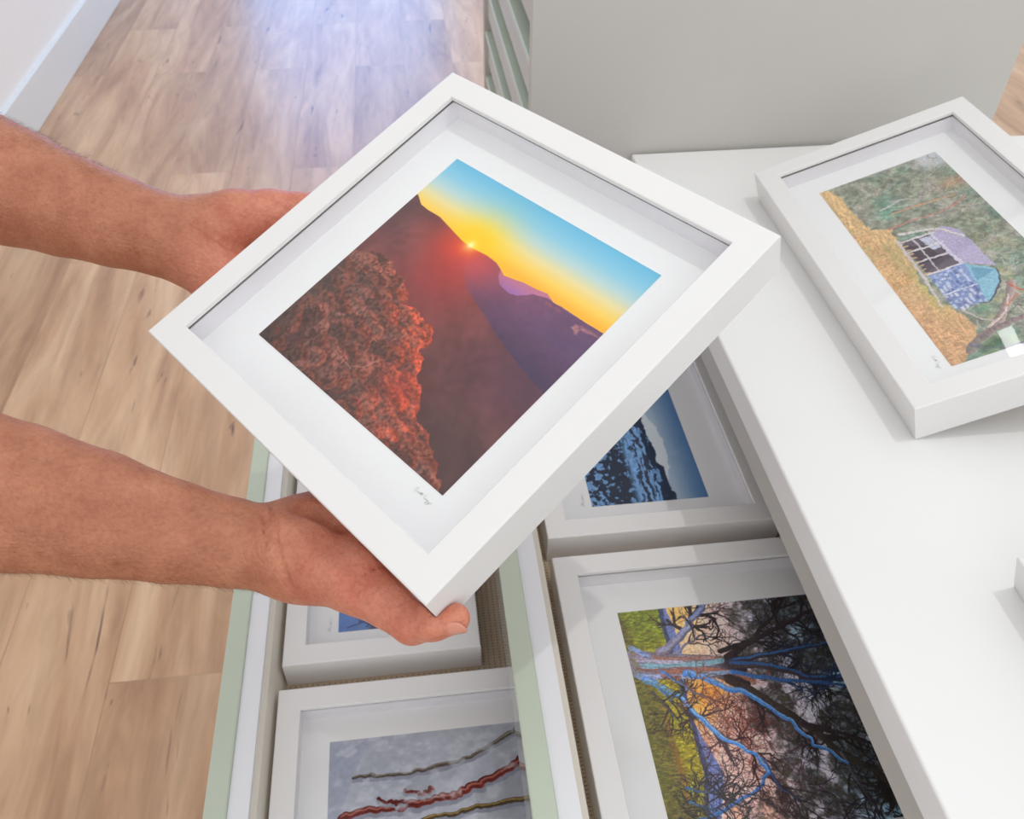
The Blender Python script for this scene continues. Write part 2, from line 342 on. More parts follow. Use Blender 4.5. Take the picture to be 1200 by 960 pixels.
    crowns.sort(reverse=True)
    warp = fbm(rs, N, N, 26, 26, 4); wx = fbm(rs, N, N, 26, 26, 4); leaf = fbm(rs, N, N, 110, 110, 3)
    for y, x, r in crowns:
        x0, x1 = max(int((x - 1.6 * r) * N), 0), min(int((x + 1.6 * r) * N), N); y0, y1 = max(int((y - 1.6 * r) * N), 0), min(int((y + 1.6 * r) * N), N)
        if x0 >= x1 or y0 >= y1: continue
        s_ = np.s_[y0:y1, x0:x1]
        du = u[s_] - x + (wx[s_] - .5) * .030; dv = v[s_] - y + (warp[s_] - .5) * .030; d = np.hypot(du, dv * 1.1) / r
        msk = sstep(1.02, .94, d + (leaf[s_] - .5) * .3)[..., None]
        top = np.interp(x, tlx, tly); red = np.clip(.30 + .9 * np.exp(-((x - .5) / .22) ** 2) * np.exp(-((top - y) / .14) ** 2) + .25 * np.exp(-((x - .62) / .2) ** 2), 0, 1) * (.7 + .5 * rs.rand())
        rim = np.clip(dv / r * .8 + du / r * .7 + .15, 0, 1.3)[..., None] * sstep(.2, 1., d)[..., None]
        base = srgb((98, 72, 66)) * (.75 + .5 * rs.rand())
        col = (base * (1 - .5 * red) + srgb((150, 76, 60)) * .5 * red)
        col = col + (srgb((176, 80, 58)) - .22) * rim * (red * .8 + .12)
        col = col * (.46 + .95 * leaf[s_])[..., None]
        p.a[s_] = p.a[s_] * (1 - msk) + col * msk
    p.fill(np.exp(-((u - .60) / .10) ** 2 - ((v - .17) / .07) ** 2) * .3, srgb((160, 48, 38)))
    keep = p.a.copy(); p.warp(.002, 70); p.grain(.03, 120); p.a = p.a * land[..., None] + keep * (1 - land[..., None])
    p.fill(sstep(.12, -.02, u) * sstep(.5, .3, v) * .45, srgb((62, 58, 56)))
    for q in ([(.396, .125), (.438, .152), (.457, .199)], [(.438, .152), (.445, .18), (.423, .2)], [(.40, .118), (.30, .13)], [(.44, .17), (.48, .22)]):
        p.stroke(q, .0016, .0008, srgb((188, 128, 116)), alpha=.8)
    p.fill(np.exp(-(ds / .012) ** 2), (1, 1, .92)); p.fill(np.exp(-(ds / .03) ** 2) * .6, (1, .95, .5))
    return p.out()

def paint_gum_tree(N=900):
    p = Pic(N, N, 11); u, v, rs = p.u, p.v, p.rs
    n1 = fbm(rs, N, N, 7, 7); n2 = fbm(rs, N, N, 70, 70, 4); gr = fbm(rs, N, N, 60, 130, 4)
    # sky
    up = sstep(.17, .55, v)
    a = srgb((255, 190, 92)) * np.ones((N, N, 3))
    a = a * (1 - sstep(.25, .42, v)[..., None]) + srgb((250, 206, 188)) * sstep(.25, .42, v)[..., None]
    a = a * (1 - sstep(.36, .6, v)[..., None]) + srgb((214, 206, 222)) * sstep(.36, .6, v)[..., None]
    a = a * (1 - (sstep(.5, .9, v) * .7)[..., None]) + srgb((112, 178, 206)) * (sstep(.5, .9, v) * .7)[..., None]
    pk = (sstep(.45, .7, u) * sstep(.5, .3, v) * .75)[..., None]; a = a * (1 - pk) + srgb((240, 170, 160)) * pk
    g = np.exp(-((u - .42) / .07) ** 2 - ((v - .30) / .08) ** 2)[..., None]; a = a * (1 - .8 * g) + srgb((255, 150, 50)) * .8 * g
    cl = (sstep(.45, .7, fbm(rs, N, N, 9, 5)) * .5)[..., None]; a = a * (1 - cl) + srgb((232, 208, 214)) * cl
    p.a = a
    hz = p.curve([(0, .183), (.2, .18), (.5, .185), (.76, .18), (.85, .15), (1, .14)])
    mt = hz + .035 + .02 * np.sin(u * 9) + .03 * sstep(.5, .75, u) * sstep(.95, .8, u)
    p.fill(sstep(.003, -.003, v - mt), srgb((112, 126, 186)))
    p.fill(sstep(.003, -.003, v - (hz + .014 + .012 * n1)), srgb((64, 72, 110)))
    field = sstep(.002, -.002, v - hz)
    c = srgb((186, 172, 40)) * (1 - sstep(.05, .19, v)[..., None]) + srgb((206, 186, 44)) * sstep(.05, .19, v)[..., None]
    c = c * (1 - (sstep(.35, .05, u) * .5)[..., None]) + srgb((110, 156, 46)) * (sstep(.35, .05, u) * .5)[..., None]
    c = c * (.40 + .85 * gr)[..., None]
    p.fill(field, c)
    fg = p.curve([(0, .002), (.14, .035), (.27, .055), (.47, .09), (.62, .10), (.78, .095), (1, .11)]) + (n2 - .5) * .05
    cf = srgb((116, 104, 46)) * (.45 + .95 * gr)[..., None]
    p.fill(sstep(.012, -.012, v - fg), cf)
    p.fill(np.exp(-((v - .085 - .02 * n1) / .012) ** 2) * sstep(.42, .55, u) * .6, srgb((150, 84, 40)))
    p.fill(sstep(.3, .65, n1) * sstep(.06, .0, v) * .35, srgb((96, 110, 60)))
    # foliage masses
    fol = sstep(.50, .66, fbm(rs, N, N, 12, 12, 5) + .24 * sstep(.38, .62, v + .12 * (u - .3)) - .06)
    fol *= sstep(.36, .52, v + .16 * (u - .3) + .10 * (n1 - .5)) * (.55 + .45 * sstep(.3, .6, n2))
    p.fill(fol * .88, srgb((44, 42, 40)) * (.55 + 1.0 * n2)[..., None])
    p.fill(fol * sstep(.55, .8, n2) * .4, srgb((84, 88, 48)))
    # fine twigs
    tw = srgb((52, 40, 48))
    def spray(n, x0, x1, y0, y1, col, ln=.09, al=.9, r=.0016, ang=1.57, dep=3):
        for _ in range(n):
            x = x0 + (x1 - x0) * rs.rand(); y = y0 + (y1 - y0) * rs.rand()
            p.twigs((x, y), ang + rs.randn() * .8 - (x - .35) * 1.4, ln * (.6 + .8 * rs.rand()), r, col, dep, .6, 2, al, .3, .2)
    spray(70, .05, 1, .42, .95, srgb((50, 44, 58)), .10, .85)
    spray(60, .45, 1, .20, .60, srgb((74, 44, 52)), .10, .8)
    spray(34, .36, .60, .22, .42, srgb((128, 46, 30)), .07, .9, .0014, .9)
    spray(30, .5, .75, .2, .5, srgb((120, 60, 60)), .09, .7)
    spray(20, 0, .25, .30, .6, srgb((66, 50, 52)), .07)
    spray(55, 0, 1, .55, 1.0, srgb((36, 30, 40)), .13, .9, .0024)
    spray(30, .75, 1, .05, .3, srgb((40, 44, 60)), .10, .9, .002, 1.2)
    DK, BL, BR = srgb((48, 38, 42)), srgb((70, 124, 196)), srgb((120, 78, 66))
    S = p.stroke
    def limb(pts, r0, r1, c0, c1, hi=None, kids=7, kc=None):
        P = [np.array(q) for q in pts]; Q = []
        for i in range(len(P) - 1):
            for t in (0, .33, .66): Q.append(P[i] * (1 - t) + P[i + 1] * t + rs.randn(2) * .0035)
        Q.append(P[-1])
        for _ in range(kids):
            i = rs.randint(len(Q) // 3, len(Q)); d = Q[min(i, len(Q) - 1)] - Q[i - 1]
            p.twigs(tuple(Q[i]), np.arctan2(d[1], d[0]) + rs.randn() * .7, .09, r1 * .8 + .0012, kc if kc is not None else c1 * .8, 3, .5, 2, .95)
        S(Q, r0, r1, c0, c1, shade=-.25)
        if hi is not None: S([q + [-.3 * r0, .2 * r0] for q in Q], r0 * .38, r1 * .4, hi, hi, alpha=.85)
    # trunk
    tr = [(.255, .03), (.275, .10), (.292, .2), (.302, .3), (.315, .40), (.325, .46)]
    S(tr[:-1] + [(.322, .43)], .066, .050, srgb((126, 112, 132)), srgb((96, 92, 100)), shade=-.2)
    S([(.30, .36), (.285, .46)], .030, .020, srgb((104, 84, 84)), DK); S([(.31, .36), (.335, .47)], .034, .020, srgb((110, 100, 110)), DK); S([(.33, .36), (.40, .46)], .034, .024, srgb((112, 104, 116)), DK)
    for q, r, c in (([(.20, .03), (.235, .10), (.255, .2), (.262, .3), (.272, .42)], .010, (150, 88, 62)), ([(.24, .03), (.26, .12), (.275, .22)], .012, (176, 166, 196)),
                    ([(.27, .05), (.286, .16), (.29, .3), (.285, .42)], .014, (112, 172, 190)), ([(.30, .10), (.315, .2), (.32, .32), (.345, .42), (.40, .50)], .011, (164, 84, 52)),
                    ([(.32, .05), (.335, .14), (.345, .25)], .014, (152, 166, 214)), ([(.285, .03), (.30, .1), (.30, .2), (.31, .28)], .007, (128, 64, 50)),
                    ([(.345, .26), (.34, .36), (.345, .44)], .011, (128, 158, 196)), ([(.33, .13), (.345, .17), (.34, .19)], .013, (134, 66, 56)),
                    ([(.18, .02), (.21, .06), (.235, .09)], .014, (122, 150, 216)), ([(.31, .02), (.33, .05), (.35, .09)], .014, (110, 140, 206))):
        S(q, r, r * .8, srgb(c) * .75 + .25 * srgb((190, 186, 206)), alpha=.85)
    for _ in range(150):
        t = rs.rand(); x = .20 + .14 * rs.rand() + .05 * t; y = .03 + .38 * t
        S([(x, y), (x + .006, y + .03)], .0016, .0008, srgb((74, 48, 52)) if rs.rand() < .5 else srgb((196, 196, 216)), alpha=.45)
    limb([(.24, .40), (.20, .56), (.086, .70), (-.01, .78)], .012, .006, DK, DK, kids=10)
    limb([(.271, .42), (.193, .587), (.133, .748), (.089, .86), (.05, .98)], .016, .006, DK, DK, kids=12)
    limb([(.29, .42), (.285, .556), (.272, .72), (.252, .878), (.27, 1.0)], .016, .006, DK, srgb((50, 56, 80)), BL * .8, 12)
    limb([(.303, .42), (.332, .585), (.404, .739), (.431, .92), (.5, 1.0)], .020, .008, srgb((66, 56, 60)), DK, BL * .8, 12)
    limb([(.34, .42), (.39, .565), (.421, .732), (.45, .85), (.52, .96)], .011, .005, BL * .85, srgb((50, 70, 110)), None, 10)
    limb([(.37, .40), (.491, .53), (.618, .657), (.735, .738), (.808, .833), (.92, .91), (1.0, .98)], .022, .010, srgb((60, 48, 44)), srgb((48, 44, 40)), None, 16)
    limb([(.60, .64), (.66, .78), (.74, .92), (.80, 1.0)], .008, .004, DK, DK, kids=10)
    limb([(.74, .74), (.86, .76), (1.0, .80)], .007, .003, srgb((90, 88, 100)), DK, kids=10)
    limb([(.33, .22), (.352, .288), (.409, .37), (.448, .457), (.513, .522), (.589, .593), (.647, .625), (.706, .666), (.78, .75)], .015, .004, BL, srgb((60, 110, 170)), srgb((120, 170, 226)), 10, DK)
    limb([(.22, .14), (.19, .19), (.131, .27), (.085, .30), (.035, .366), (-.01, .40)], .021, .012, srgb((120, 104, 120)), srgb((86, 112, 168)), srgb((150, 150, 180)), 6, DK)
    limb([(.23, .2), (.19, .27), (.16, .33), (.17, .40)], .006, .003, srgb((130, 130, 160)), DK, kids=6)
    limb([(.345, .05), (.386, .124), (.451, .183), (.548, .242), (.62, .295), (.67, .363), (.718, .41), (.782, .43)], .015, .006, BL, BL, srgb((132, 178, 232)), 10, srgb((70, 44, 50)))
    limb([(.782, .43), (.835, .371), (.873, .278), (.91, .187), (.93, .11), (.99, .04)], .006, .008, BL, BL * .9, None, 10, DK)
    limb([(.72, .42), (.84, .46), (.96, .56)], .005, .003, BL * .8, DK, kids=8, kc=DK)
    limb([(.37, .09), (.44, .13), (.43, .17)], .008, .004, BL, srgb((60, 60, 80)), kids=5, kc=DK)
    limb([(.40, .07), (.455, .10), (.52, .14)], .008, .004, srgb((62, 56, 66)), srgb((62, 56, 66)), kids=5, kc=DK)
    limb([(.30, .12), (.38, .20), (.46, .30)], .006, .003, BL, BR, kids=6, kc=BR)
    for x in (.80, .86, .93): limb([(x, .10), (x + .03, .17), (x + .01, .25)], .006, .003, BL * .8, DK, kids=7, kc=DK)
    p.warp(.004, 40); p.grain(.22, 160); p.a = p.a * 1.08
    # grass blades in front
    for _ in range(2600):
        x = rs.rand(); y = rs.rand() ** 1.3 * .16; 
        if .19 < x < .34 and y > .03: continue
        k = rs.rand(); col = srgb((120, 150, 44)) * k + srgb((160, 120, 50)) * (1 - k)
        S([(x, y), (x + .004 * rs.randn(), y + .010 + .012 * rs.rand())], .0012, .0005, col * (.55 + .7 * rs.rand()), alpha=.6)
    return p.out()

def paint_snow_peak(w=760, h=331):
    p = Pic(w, h, 21); u, v, rs = p.u, p.v, p.rs
    t = sstep(.70, 1.0, v)[..., None]
    p.a = srgb((176, 196, 216)) * (1 - t) + srgb((82, 126, 176)) * t
    n = fbm(rs, h, w, 6, 14, 6); n2 = fbm(rs, h, w, 30, 60, 4); st = fbm(rs, h, w, 60, 16, 4)
    r1 = .70 + .05 * np.sin(u * 11) + .03 * (n - .5)
    p.fill(sstep(.004, -.004, v - (r1 + .035 * sstep(.4, .8, u))) * .8, srgb((232, 238, 244)))
    r2 = .70 + .04 * np.sin(u * 7 + .6) + .06 * (n - .5) - .02
    sn = srgb((126, 176, 232)) * (.72 + .5 * n2)[..., None]
    m = sstep(.004, -.004, v - r2); p.fill(m, sn)
    rock = sstep(.54, .62, st * .6 + n2 * .5 + .25 * np.exp(-((v - r2 + .035) / .035) ** 2))
    p.fill(m * rock * sstep(.34, .5, v) * .9, srgb((24, 34, 58)))
    p.warp(.03, 12, 4)
    trees = sstep(.40, .50, n2 + .20 * np.exp(-((v - .30 + .04 * (u - .6)) / .09) ** 2) - .03)
    p.fill(m * trees * sstep(.44, .36, v) * .9, srgb((18, 28, 48)))
    return p.out()

def paint_snow_bark(N=620):
    p = Pic(N, N, 31); u, v, rs = p.u, p.v, p.rs
    n = fbm(rs, N, N, 7, 7, 6); n2 = fbm(rs, N, N, 14, 22, 5)
    p.a = srgb((190, 194, 206)) * (.84 + .26 * n + .10 * (n2 - .5))[..., None]
    shade = sstep(.34, .2, u) * .25; p.fill(shade, srgb((168, 176, 196)))
    q = np.interp(u, [0, .044, .158, .3, 1], [.22, .135, .09, .05, .03]); p.fill(sstep(.01, -.01, v - q) * .9, srgb((164, 170, 190)))
    def line(pts, r, c, hi=None, rough=.004):
        P = [np.array(a) for a in pts]; Q = []
        for i in range(len(P) - 1):
            for t in np.linspace(0, 1, 6, endpoint=False): Q.append(P[i] * (1 - t) + P[i + 1] * t + rs.randn(2) * rough)
        Q.append(P[-1]); p.stroke([a + [.012, 0] for a in Q], r * 1.5, r * 1.8, srgb((146, 150, 166)), alpha=.5); p.stroke(Q, r, r * 1.3, srgb(c), shade=.3)
        if hi: p.stroke([a + [-.004, 0] for a in Q], r * .3, r * .4, srgb(hi), alpha=.8)
    line([(.158, .098), (.167, .235), (.164, .373), (.141, .513), (.102, .632), (.035, .757), (-.03, .9)], .007, (92, 84, 78), (150, 140, 122), .002)
    line([(.315, .05), (.292, .184), (.294, .306), (.278, .429), (.276, .466), (.249, .555), (.223, .658), (.17, .76), (.10, .88), (.04, 1)], .013, (120, 44, 40), (170, 96, 84))
    line([(.251, .197), (.275, .25), (.282, .306)], .005, (112, 40, 36))
    line([(.23, .30), (.262, .36), (.24, .41)], .006, (128, 60, 54))
    line([(.40, .28), (.354, .376), (.345, .486), (.329, .61), (.322, .759), (.30, .95)], .008, (86, 72, 56), (170, 138, 74), .002)
    for k in range(4):
        x = .48 + k * .13; line([(x, .02), (x - .02, .3), (x - .01, .6), (x - .05, 1)], .008 + .004 * rs.rand(), (110, 60, 54) if k % 2 else (92, 84, 72))
    sn = sstep(.50, .66, n2); p.fill(sn * .55, srgb((206, 210, 220))); p.warp(.012, 14, 4); p.grain(.05, 60)
    return p.out()

def paint_blue_dusk(w=400, h=196):
    p = Pic(w, h, 41); u, v, rs = p.u, p.v, p.rs
    t = v[..., None]; p.a = srgb((84, 118, 186)) * (1 - t) + srgb((150, 176, 222)) * t
    p.a *= (.8 + .4 * fbm(rs, h, w, 4, 8))[..., None]
    p.fill(sstep(.52, .46, v + .2 * (fbm(rs, h, w, 3, 8) - .5)) * sstep(.3, .36, v) * .8, srgb((70, 66, 88)))
    for _ in range(40): p.twigs((rs.rand(), rs.rand() * .5), 1.5 + rs.randn() * .5, .25, .006, srgb((48, 60, 110)), 3, .5, 2, .7)
    return p.out()

def paint_hut(w=860, h=364):
    p = Pic(w, h, 51); u, v, rs = p.u, p.v, p.rs
    n = fbm(rs, h, w, 5, 12, 6); n2 = fbm(rs, h, w, 26, 60, 4); n3 = fbm(rs, h, w, 9, 20, 5); st = fbm(rs, h, w, 90, 40, 3)
    c = srgb((128, 134, 116)) * (.55 + .9 * n2)[..., None]
    k = (sstep(.45, .65, n) * .6)[..., None]; c = c * (1 - k) + srgb((104, 146, 128)) * (.6 + .7 * n2)[..., None] * k
    k = (sstep(.5, .66, n3) * .55)[..., None]; c = c * (1 - k) + srgb((178, 168, 160)) * (.7 + .5 * n2)[..., None] * k
    k = (sstep(.55, .7, fbm(rs, h, w, 7, 16, 4)) * sstep(.35, .75, u) * .5)[..., None]; c = c * (1 - k) + srgb((176, 170, 110)) * k
    p.a = c
    p.fill(sstep(.13, .04, u) * sstep(.72, .86, v + .2 * (n - .5)) * .8, srgb((206, 210, 224)))
    p.fill(np.exp(-((u - .20) / .03) ** 2 - ((v - .92) / .12) ** 2) * .7, srgb((186, 134, 104)))
    p.fill(np.exp(-((u - .24) / .04) ** 2 - ((v - .36) / .10) ** 2) * .8, srgb((108, 158, 134)) * (.6 + .7 * n2)[..., None])
    for _ in range(160):
        x, y = rs.rand(), .3 + .7 * rs.rand(); cc = srgb(((214, 196, 190), (92, 84, 92), (86, 122, 104), (196, 172, 140))[rs.randint(4)])
        p.twigs((x, y), rs.rand() * 3.1, .12, .003, cc, 2, .6, 2, .55, .3)
    gl = p.curve([(0, .06), (.04, .11), (.186, .12), (.30, .155), (.335, .28), (.42, .26), (.52, .25), (.6, .2), (.69, .2), (.79, .26), (.85, .30), (.92, .27), (.98, .12), (1, .08)]) + (n2 - .5) * .05
    g = srgb((226, 184, 128)) * (.72 + .5 * st)[..., None]
    k = (sstep(.5, .9, u) * .6)[..., None]; g = g * (1 - k) + srgb((206, 148, 104)) * (.7 + .55 * st)[..., None] * k
    k = (np.exp(-((u - .7) / .09) ** 2 - ((v - .2) / .05) ** 2) * .8)[..., None]; g = g * (1 - k) + srgb((168, 178, 84)) * k
    k = (sstep(.5, .62, n) * sstep(.3, .4, u) * sstep(.75, .6, u) * .4)[..., None]; g = g * (1 - k) + srgb((150, 140, 90)) * k
    p.fill(sstep(.012, -.012, v - gl), g)
    p.fill(sstep(.05, .0, v) * sstep(.35, .8, u) * .4, srgb((188, 124, 84)))
    S = p.stroke
    p.poly([(.424, .50), (.40, .60), (.449, .687), (.664, .70), (.608, .538)], srgb((176, 164, 200)))
    p.poly([(.409, .27), (.424, .494), (.611, .525), (.611, .268)], srgb((84, 72, 86)))
    p.poly([(.425, .40), (.43, .48), (.50, .49), (.50, .42)], srgb((190, 192, 214)))
    p.poly([(.44, .28), (.47, .42), (.55, .44), (.55, .28)], srgb((62, 50, 60)))
    for x in (.415, .476, .535, .605): S([(x, .27), (x + .003, .52)], .010, .010, srgb((214, 206, 214)))
    S([(.41, .36), (.61, .36)], .006, .006, srgb((196, 186, 196))); S([(.424, .494), (.611, .525)], .012, .012, srgb((206, 200, 222)))
    for x in np.linspace(.42, .60, 9): S([(x, .24), (x, .29)], .008, .008, srgb((196, 160, 120)))
    S([(.40, .255), (.62, .235), (.76, .20)], .012, .010, srgb((206, 190, 190)))
    p.poly([(.61, .265), (.611, .535), (.716, .51), (.717, .272)], srgb((126, 146, 200))); p.poly([(.717, .272), (.716, .51), (.798, .474), (.793, .27)], srgb((112, 128, 184)))
    for _ in range(420):
        x = .615 + .175 * rs.rand(); y = .275 + .215 * rs.rand(); y = round(y / .034) * .034 + .004
        S([(x, y), (x + .010 * rs.rand() + .003, y)], .010, .010, srgb(((178, 192, 226), (70, 84, 140), (96, 116, 176), (206, 208, 226))[rs.randint(4)]), alpha=.75)
    S([(.716, .27), (.716, .5)], .006, .006, srgb((216, 220, 236)))
    p.poly([(.608, .535), (.679, .69), (.735, .64), (.80, .52), (.80, .474), (.716, .51)], srgb((126, 182, 206))); p.poly([(.63, .55), (.68, .67), (.70, .53)], srgb((92, 150, 184)))
    S([(.679, .69), (.735, .64), (.80, .50), (.797, .44)], .006, .006, srgb((62, 60, 80)))
    for q, r, cc in (([(.257, .36), (.256, .5), (.262, .66), (.268, .86)], .010, (206, 150, 112)), ([(.331, .272), (.325, .413), (.331, .597), (.32, .8), (.291, .91)], .008, (196, 120, 110)),
                     ([(.372, .306), (.402, .519), (.43, .6), (.486, .672)], .016, (214, 206, 204)), ([(.22, .3), (.20, .5), (.23, .62)], .006, (206, 196, 196)),
                     ([(.965, .17), (.948, .219), (.907, .383), (.865, .5), (.80, .63), (.751, .70)], .040, (158, 134, 132)), ([(.93, .3), (.913, .408), (.905, .60), (.95, .9)], .026, (140, 116, 118)),
                     ([(.90, .36), (.86, .52), (.80, .62)], .010, (206, 186, 176)), ([(.76, .68), (.80, .72), (.84, .86)], .009, (196, 96, 62)), ([(.84, .56), (.81, .68)], .006, (206, 108, 62)),
                     ([(.95, .2), (.99, .34), (1, .5)], .02, (126, 104, 136)), ([(.80, .30), (.86, .36), (.88, .42)], .008, (196, 180, 178))):
        S(q, r, r * .6, srgb(cc), shade=.25)
    p.fill(np.exp(-((u - .97) / .03) ** 2 - ((v - .32) / .12) ** 2) * .8, srgb((62, 104, 70)) * (.5 + .9 * n2)[..., None])
    p.fill(np.exp(-((u - .82) / .02) ** 2 - ((v - .42) / .06) ** 2) * .7, srgb((84, 138, 112)))
    for _ in range(1500):
        x = .3 + .7 * rs.rand(); y = rs.rand() * np.interp(x, [.3, .6, .85, 1], [.1, .14, .22, .08])
        S([(x, y), (x + .003 * rs.randn(), y + .03)], .003, .001, srgb(((236, 190, 140), (176, 108, 70), (214, 160, 110))[rs.randint(3)]), alpha=.5)
    p.warp(.012, 30, 3); p.grain(.16, 110); p.a = p.a * .86 + .14 * 0.92
    return p.out()

# ------------------------------------------------------------------ the room
tag(box('floor', (-1.31, -2.5, -.05), (4.5, 6.6, 0), M['floor']), kind='structure')
tag(box('wall_left', (-1.41, -2.5, 0), (-1.31, 6.6, 2.9), M['wall']), kind='structure')
tag(box('baseboard_left', (-1.31, -2.5, 0), (-1.295, 6.5, .154), M['skirting'], None, .003), kind='structure')
bm = bmesh.new()
add_box(bm, (-1.31, 6.5, 0), (-1.1, 6.6, 2.9)); add_box(bm, (-1.1, 6.5, 0), (.35, 6.6, .25)); add_box(bm, (-1.1, 6.5, 2.25), (.35, 6.6, 2.9)); add_box(bm, (.35, 6.5, 0), (4.5, 6.6, 2.9))
tag(bm_obj('wall_far', bm, M['wall']), kind='structure')
w = tag(empty('window_1', Matrix.Translation((-.375, 6.55, .25))), kind='structure')
w['kind'] = 'structure'
bm = bmesh.new()
for lo, hi in (((-.725, -.03, 0), (-.675, .03, 2.0)), ((.675, -.03, 0), (.725, .03, 2.0)), ((-.725, -.03, 0), (.725, .03, .05)), ((-.725, -.03, 1.95), (.725, .03, 2.0)), ((-.02, -.03, .05), (.02, .03, 1.95))): add_box(bm, lo, hi)
bm_obj('window_frame', bm, M['skirting'], w)
box('window_pane', (-.68, -.004, .05), (.68, .004, 1.95), M['sky'], w)

# ------------------------------------------------------------------ framed pictures
def ring(bm, W, H, i0, i1, z0, z1):
    """rectangular band between insets i0 and i1, from height z0 to z1, open at nothing"""
    def loop(i, z): return [bm.verts.new((sx * (W / 2 - i), sy * (H / 2 - i), z)) for sx, sy in ((-1, -1), (1, -1), (1, 1), (-1, 1))]
    prof = [(i0, z0), (i0, z1), (i1, z1), (i1, z0)]; L = [loop(*p) for p in prof]
    for k in range(4):
        a, b = L[k], L[(k + 1) % 4]
        for j in range(4): bm.faces.new((a[j], a[(j + 1) % 4], b[(j + 1) % 4], b[j]))
def signature(W, H, x, y, z, parent, s=1.0):
    pts = [(0, 6), (3, 9), (6, 9), (5, 6), (1, 4), (2, 1), (6, 2), (8, 5), (9, 3), (8, 2), (10, 3), (12, 5), (12, 2), (14, 9), (13, 2), (15, 3), (17, 9), (16, 2), (18, 3), (13, 6), (19, 6.5), None,
           (23, 10), (22, 2), (25, 1), (28, 3), (27, 5), (26, 3), (29, 2), (31, 5), (30, 2), (32, 4), (31, -4), (29, -3), (34, 5), (33, 1), (36, 4), (35, -4), (33, -3), (38, 3), (39, 5), (41, 3), (39, 1.5)]
    cu = bpy.data.curves.new('signature', 'CURVE'); cu.dimensions = '3D'; cu.bevel_depth = .00006 * s; cu.bevel_resolution = 0; cu.resolution_u = 3
    seg = [[]]
    for p in pts:
        if p is None: seg.append([])
        else: seg[-1].append(p)
    for sg in seg:
        sp_ = cu.splines.new('NURBS'); sp_.points.add(len(sg) - 1); sp_.use_endpoint_u = True; sp_.order_u = 3
        for k, (px_, py_) in enumerate(sg): sp_.points[k].co = (x + (px_ - 41) * .00039 * s, y + (py_ - 5) * .00039 * s, z, 1)
    tmp = bpy.data.objects.new('signature_curve', cu); COL.objects.link(tmp); me = bpy.data.meshes.new_from_object(tmp.evaluated_get(bpy.context.evaluated_depsgraph_get())); bpy.data.objects.remove(tmp)
    me.materials.clear(); o = link('signature', me, M['ink'], parent)
    o['label'] = 'thin pencil signature under the corner of the print'
    return o
def picture_frame(mw, W, H, T, pic, px0, py0, px1, py1, label, group, name='picture_frame', m=.0202, easel=0.0):
    """origin: middle of the back; x to the picture's right, y to its top, z out of its face. px0.. = margins left, bottom, right, top to the print"""
    t = empty(name, mw); tag(t, label, 'picture frame', group)
    bm = bmesh.new()
    def loop(i, z): return [bm.verts.new((sx * (W / 2 - i), sy * (H / 2 - i), z)) for sx, sy in ((-1, -1), (1, -1), (1, 1), (-1, 1))]
    prof = [(0.0008, 0), (0, .0008), (0, T - .0009), (.00035, T - .0003), (.0011, T), (m - .0005, T), (m, T - .0005), (m, T - .0037), (m - .006, T - .0037), (m - .006, .002), (m - .006, 0)]
    L = [loop(*p) for p in prof]
    for k in range(len(L)):
        a, b = L[k], L[(k + 1) % len(L)]
        for j in range(4): bm.faces.new((a[j], a[(j + 1) % 4], b[(j + 1) % 4], b[j]))
    # mitre joints: a hairline at each corner
    mo = bm_obj('moulding', bm, M['lacquer'], t)
    bm = bmesh.new(); ring(bm, W, H, m - .0058, m - .0006, T - .0046, T - .0037); bm_obj('glazing_slot', bm, M['slot'], t)
    g = m - .0055
    box('glass', (-W / 2 + g, -H / 2 + g, T - .0062), (W / 2 - g, H / 2 - g, T - .0047), M['glass'], t)
    D = .0213
    bm = bmesh.new(); ring(bm, W, H, m - .0058, m - .0008, T - D, T - .0063); bm_obj('spacer', bm, M['spacer'], t)
    mb = box('mount_board', (-W / 2 + g, -H / 2 + g, T - D - .0024), (W / 2 - g, H / 2 - g, T - D), M['mount'], t)
    bm = bmesh.new(); x0, y0, x1, y1 = -W / 2 + px0, -H / 2 + py0, W / 2 - px1, H / 2 - py1; z = T - D + .00015
    vv = [bm.verts.new((x, y, z)) for x, y in ((x0, y0), (x1, y0), (x1, y1), (x0, y1))]; f = bm.faces.new(vv)
    uv = bm.loops.layers.uv.new('UVMap')
    for lp, c_ in zip(f.loops, ((0, 0), (1, 0), (1, 1), (0, 1))): lp[uv].uv = c_
    me = bpy.data.meshes.new('print'); bm.to_mesh(me); bm.free(); link('print', me, pic, mb)
    signature(W, H, x1 - .001, y0 - .0072, z + .0001, mb)
    box('backing_board', (-W / 2 + m - .0055, -H / 2 + m - .0055, .003), (W / 2 - m + .0055, H / 2 - m + .0055, .006), M['backing'], t)
    if easel:                                   # hinged strut folded out of the back
        bm = bmesh.new(); add_box(bm, (-.025, -.004, -easel), (.025, 0, .003)); o = bm_obj('easel_strut', bm, M['backing'], t); o.location = (0, H / 2 - .030, 0); o.rotation_euler = (math.radians(EASEL_TILT), 0, 0)
    return t
def basis(x, y, z, loc): return Matrix(((x[0], y[0], z[0], loc[0]), (x[1], y[1], z[1], loc[1]), (x[2], y[2], z[2], loc[2]), (0, 0, 0, 1)))

P_sun = picture_mat('print_sunset', paint_sunset()); P_tree = picture_mat('print_gum_tree', paint_gum_tree()); P_snow = picture_mat('print_snow_peak', paint_snow_peak())
P_bark = picture_mat('print_snow_bark', paint_snow_bark()); P_dusk = picture_mat('print_blue_dusk', paint_blue_dusk()); P_hut = picture_mat('print_bush_hut', paint_hut())

